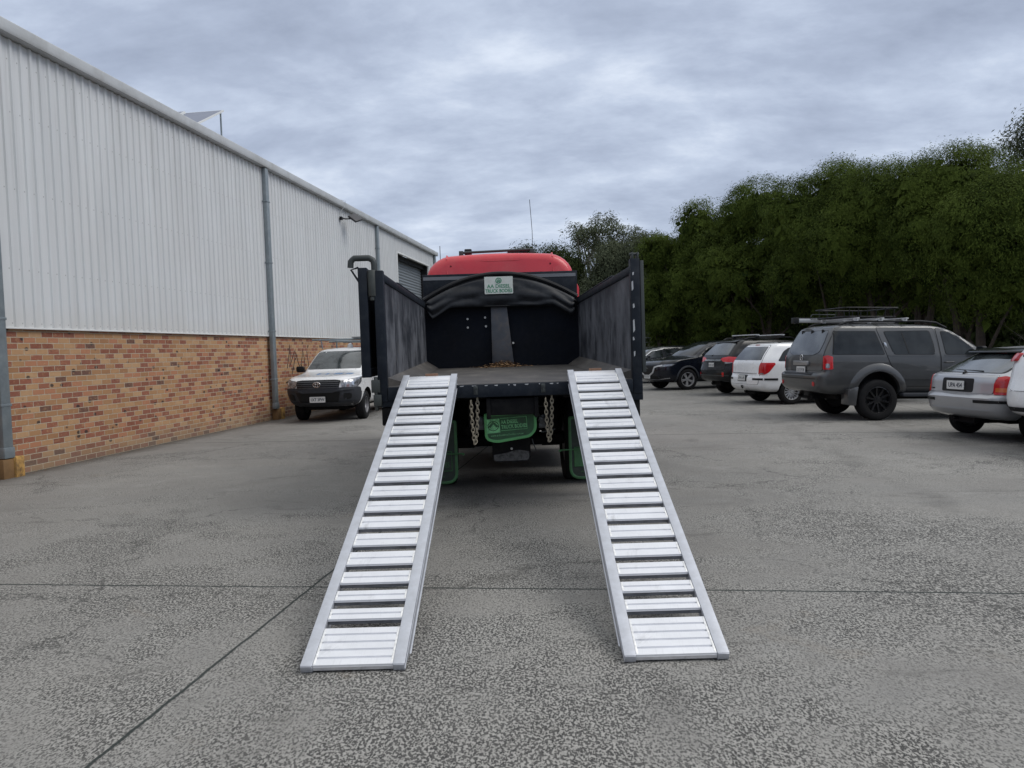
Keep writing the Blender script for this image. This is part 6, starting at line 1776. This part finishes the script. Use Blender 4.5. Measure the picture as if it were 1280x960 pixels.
# far wood closing the horizon
rng = np.random.default_rng(5)
n = 170000
X = rng.uniform(-45, 90, n); t_ = rng.uniform(0, 1, n)
hh = 6.0 + 1.6 * np.sin(X * .35) + 1.1 * np.sin(X * .9 + 1) + .8 * np.sin(X * 2.3)
Yf = 72 + 6 * np.sin(X * .22) + rng.uniform(-2, 2, n) - X * .25 * (X > 20)
P = np.stack([X, Yf, np.clip(hh * t_ ** .8, .05, None)], 1)
leaf_mesh('far_woodland', P, rng.normal(size=(n, 3)) + np.array([0, 0, -.4]), rng.normal(size=(n, 3)), rng.uniform(.6, 1.2, n), rng.uniform(.35, .65, n), M_LEAF2, rng)
tag(bpy.data.objects['far_woodland'], 'far dark woodland closing the view beyond the yard', kind='stuff')

# bare pale sapling by the fence, seen past the tray
def twiggy(root, h, seed, m, n0=9, spread=.5, r0=.035, up=1.0, base_n=1):
    random.seed(seed); mb = MB()
    def grow(p, d, l, r, dep):
        pts = [p]; q = p.copy(); dd = d.copy()
        for i in range(4):
            dd = (dd + Vector((random.gauss(0, .16), random.gauss(0, .16), random.gauss(0, .08)))).normalized()
            q = q + dd * l / 4; pts.append(q.copy())
        mb.tube(pts, [r * (1 - .16 * i) for i in range(5)], 5)
        if dep > 0:
            for k in range(random.choice((2, 3, 3))):
                b = random.choice(pts[2:]); nd = (dd + Vector((random.gauss(0, spread), random.gauss(0, spread), random.gauss(.1, .35)))).normalized()
                grow(b, nd, l * random.uniform(.45, .75), r * .55, dep - 1)
    for b in range(base_n):
        grow(Vector((random.gauss(0, .2) * (base_n > 1), random.gauss(0, .2) * (base_n > 1), -.05)), Vector((random.gauss(0, .1), random.gauss(0, .1), up)).normalized(), h * .55, r0, 4)
    return mb.build('branches', m, root)
for (x, y, h, sd, lb, bn) in [(7.15, 40.5, 3.9, 3, 'bare pale sapling standing just right of the truck tray', 1), (6.75, 41.5, 3.0, 8, 'thin bare shrub beside the wire fence near the tray', 2),
                          (16.3, 19.2, 3.4, 12, 'tangle of bare brown vines below the rightmost tree', 4), (17.3, 20.2, 3.8, 15, 'bare twiggy shrub at the right edge behind the silver hatch', 4), (14.9, 21.0, 2.6, 19, 'thin leaning bare stems in the gap under the rightmost trees', 2)]:
    rt = empty('bare_shrub', (x, y, gz(x, y) - .06)); tag(rt, lb, 'shrub', 'bare shrubs at the yard edge'); twiggy(rt, h, sd, M_TWIG, base_n=bn, r0=.03)

# grassy bushes at the right behind the cars
for i, (x, y, h, r, lb) in enumerate([(13.8, 18.6, 1.75, .9, 'pale olive grassy bush just past the grey four wheel drive bonnet'), (15.2, 18.4, 1.9, 1.0, 'pale dry grassy bush right of the first bush, above the silver hatch'), (16.8, 18.2, 1.95, 1.0, 'dry grassy bush at the right edge under the bare vines')]):
    rng = np.random.default_rng(200 + i)
    rt = empty('grassy_bush', (x, y, gz(x, y) - .06)); tag(rt, lb, 'bush', 'dry grassy bushes behind the cars')
    n = 9000
    a = rng.uniform(0, 2 * pi, n); q = np.sqrt(rng.uniform(0, 1, n)) * r
    z = rng.uniform(0, 1, n) * h * (1 - .55 * (q / r) ** 2)
    P = np.stack([q * np.cos(a), q * np.sin(a), z], 1)
    D = np.stack([np.cos(a) * .5, np.sin(a) * .5, np.ones(n) * .9], 1) + rng.normal(size=(n, 3)) * .4
    leaf_mesh('blades', P, D, rng.normal(size=(n, 3)), rng.uniform(.15, .35, n), rng.uniform(.010, .022, n), M_DRY, rng, rt)
    mb = MB(); mb.tube([(0, 0, -.05), (.05, .02, h * .4)], [.05, .02], 6); mb.build('stem', M_TWIG, rt)
# low weeds along the yard edge
rng = np.random.default_rng(9); n = 26000
u = rng.uniform(12.2, 20, n); vv = rng.uniform(8, 45, n)
P = np.stack([BN.x * u + BD.x * vv, BN.y * u + BD.y * vv, np.full(n, -.34)], 1)
leaf_mesh('rough_grass', P, rng.normal(size=(n, 3)) * .35 + np.array([0, 0, 1]), rng.normal(size=(n, 3)), rng.uniform(.15, .5, n), rng.uniform(.01, .03, n), M_DRY, rng)
tag(bpy.data.objects['rough_grass'], 'rough dry grass growing along the yard edge under the trees', kind='stuff')
# leaf scraps and grit caught along the foot of the brick wall
rng = np.random.default_rng(19); n = 1500
u = -8.44 + np.abs(rng.normal(0, .10, n)); vv = rng.uniform(3, 30, n)
P = np.stack([BN.x * u + BD.x * vv, BN.y * u + BD.y * vv, np.full(n, .008)], 1)
D = rng.normal(size=(n, 3)); D[:, 2] = .15
leaf_mesh('wall_foot_litter', P, D, np.tile([0, 0, 1.0], (n, 1)), rng.uniform(.015, .05, n), rng.uniform(.008, .02, n), M_LITTER, rng)
tag(bpy.data.objects['wall_foot_litter'], 'dry leaf scraps lying along the foot of the brick wall', kind='stuff')

# post and wire fence beyond the yard
fn = empty('wire_fence', (2.5, 42.5, -.06)); tag(fn, 'post and wire fence beyond the yard, right of the truck tray', 'fence')
for i in range(5):
    mb = MB(); mb.tube([(i * 2.4, 0, -.1), (i * 2.4, 0, 2.15)], .045, 8); mb.build('post', mat('grey_fence_post', (.22, .21, .20), .8), fn)
for z in (.5, 1.0, 1.45, 1.8):
    mb = MB(); mb.tube([(-.2, 0, z), (9.8, 0, z)], .010, 5); mb.build('wire', M_GALV, fn)
mb = MB(); mb.tube([(-.2, 0, 2.05), (9.8, 0, 2.05)], .022, 6); mb.build('top_rail', M_GALV, fn)
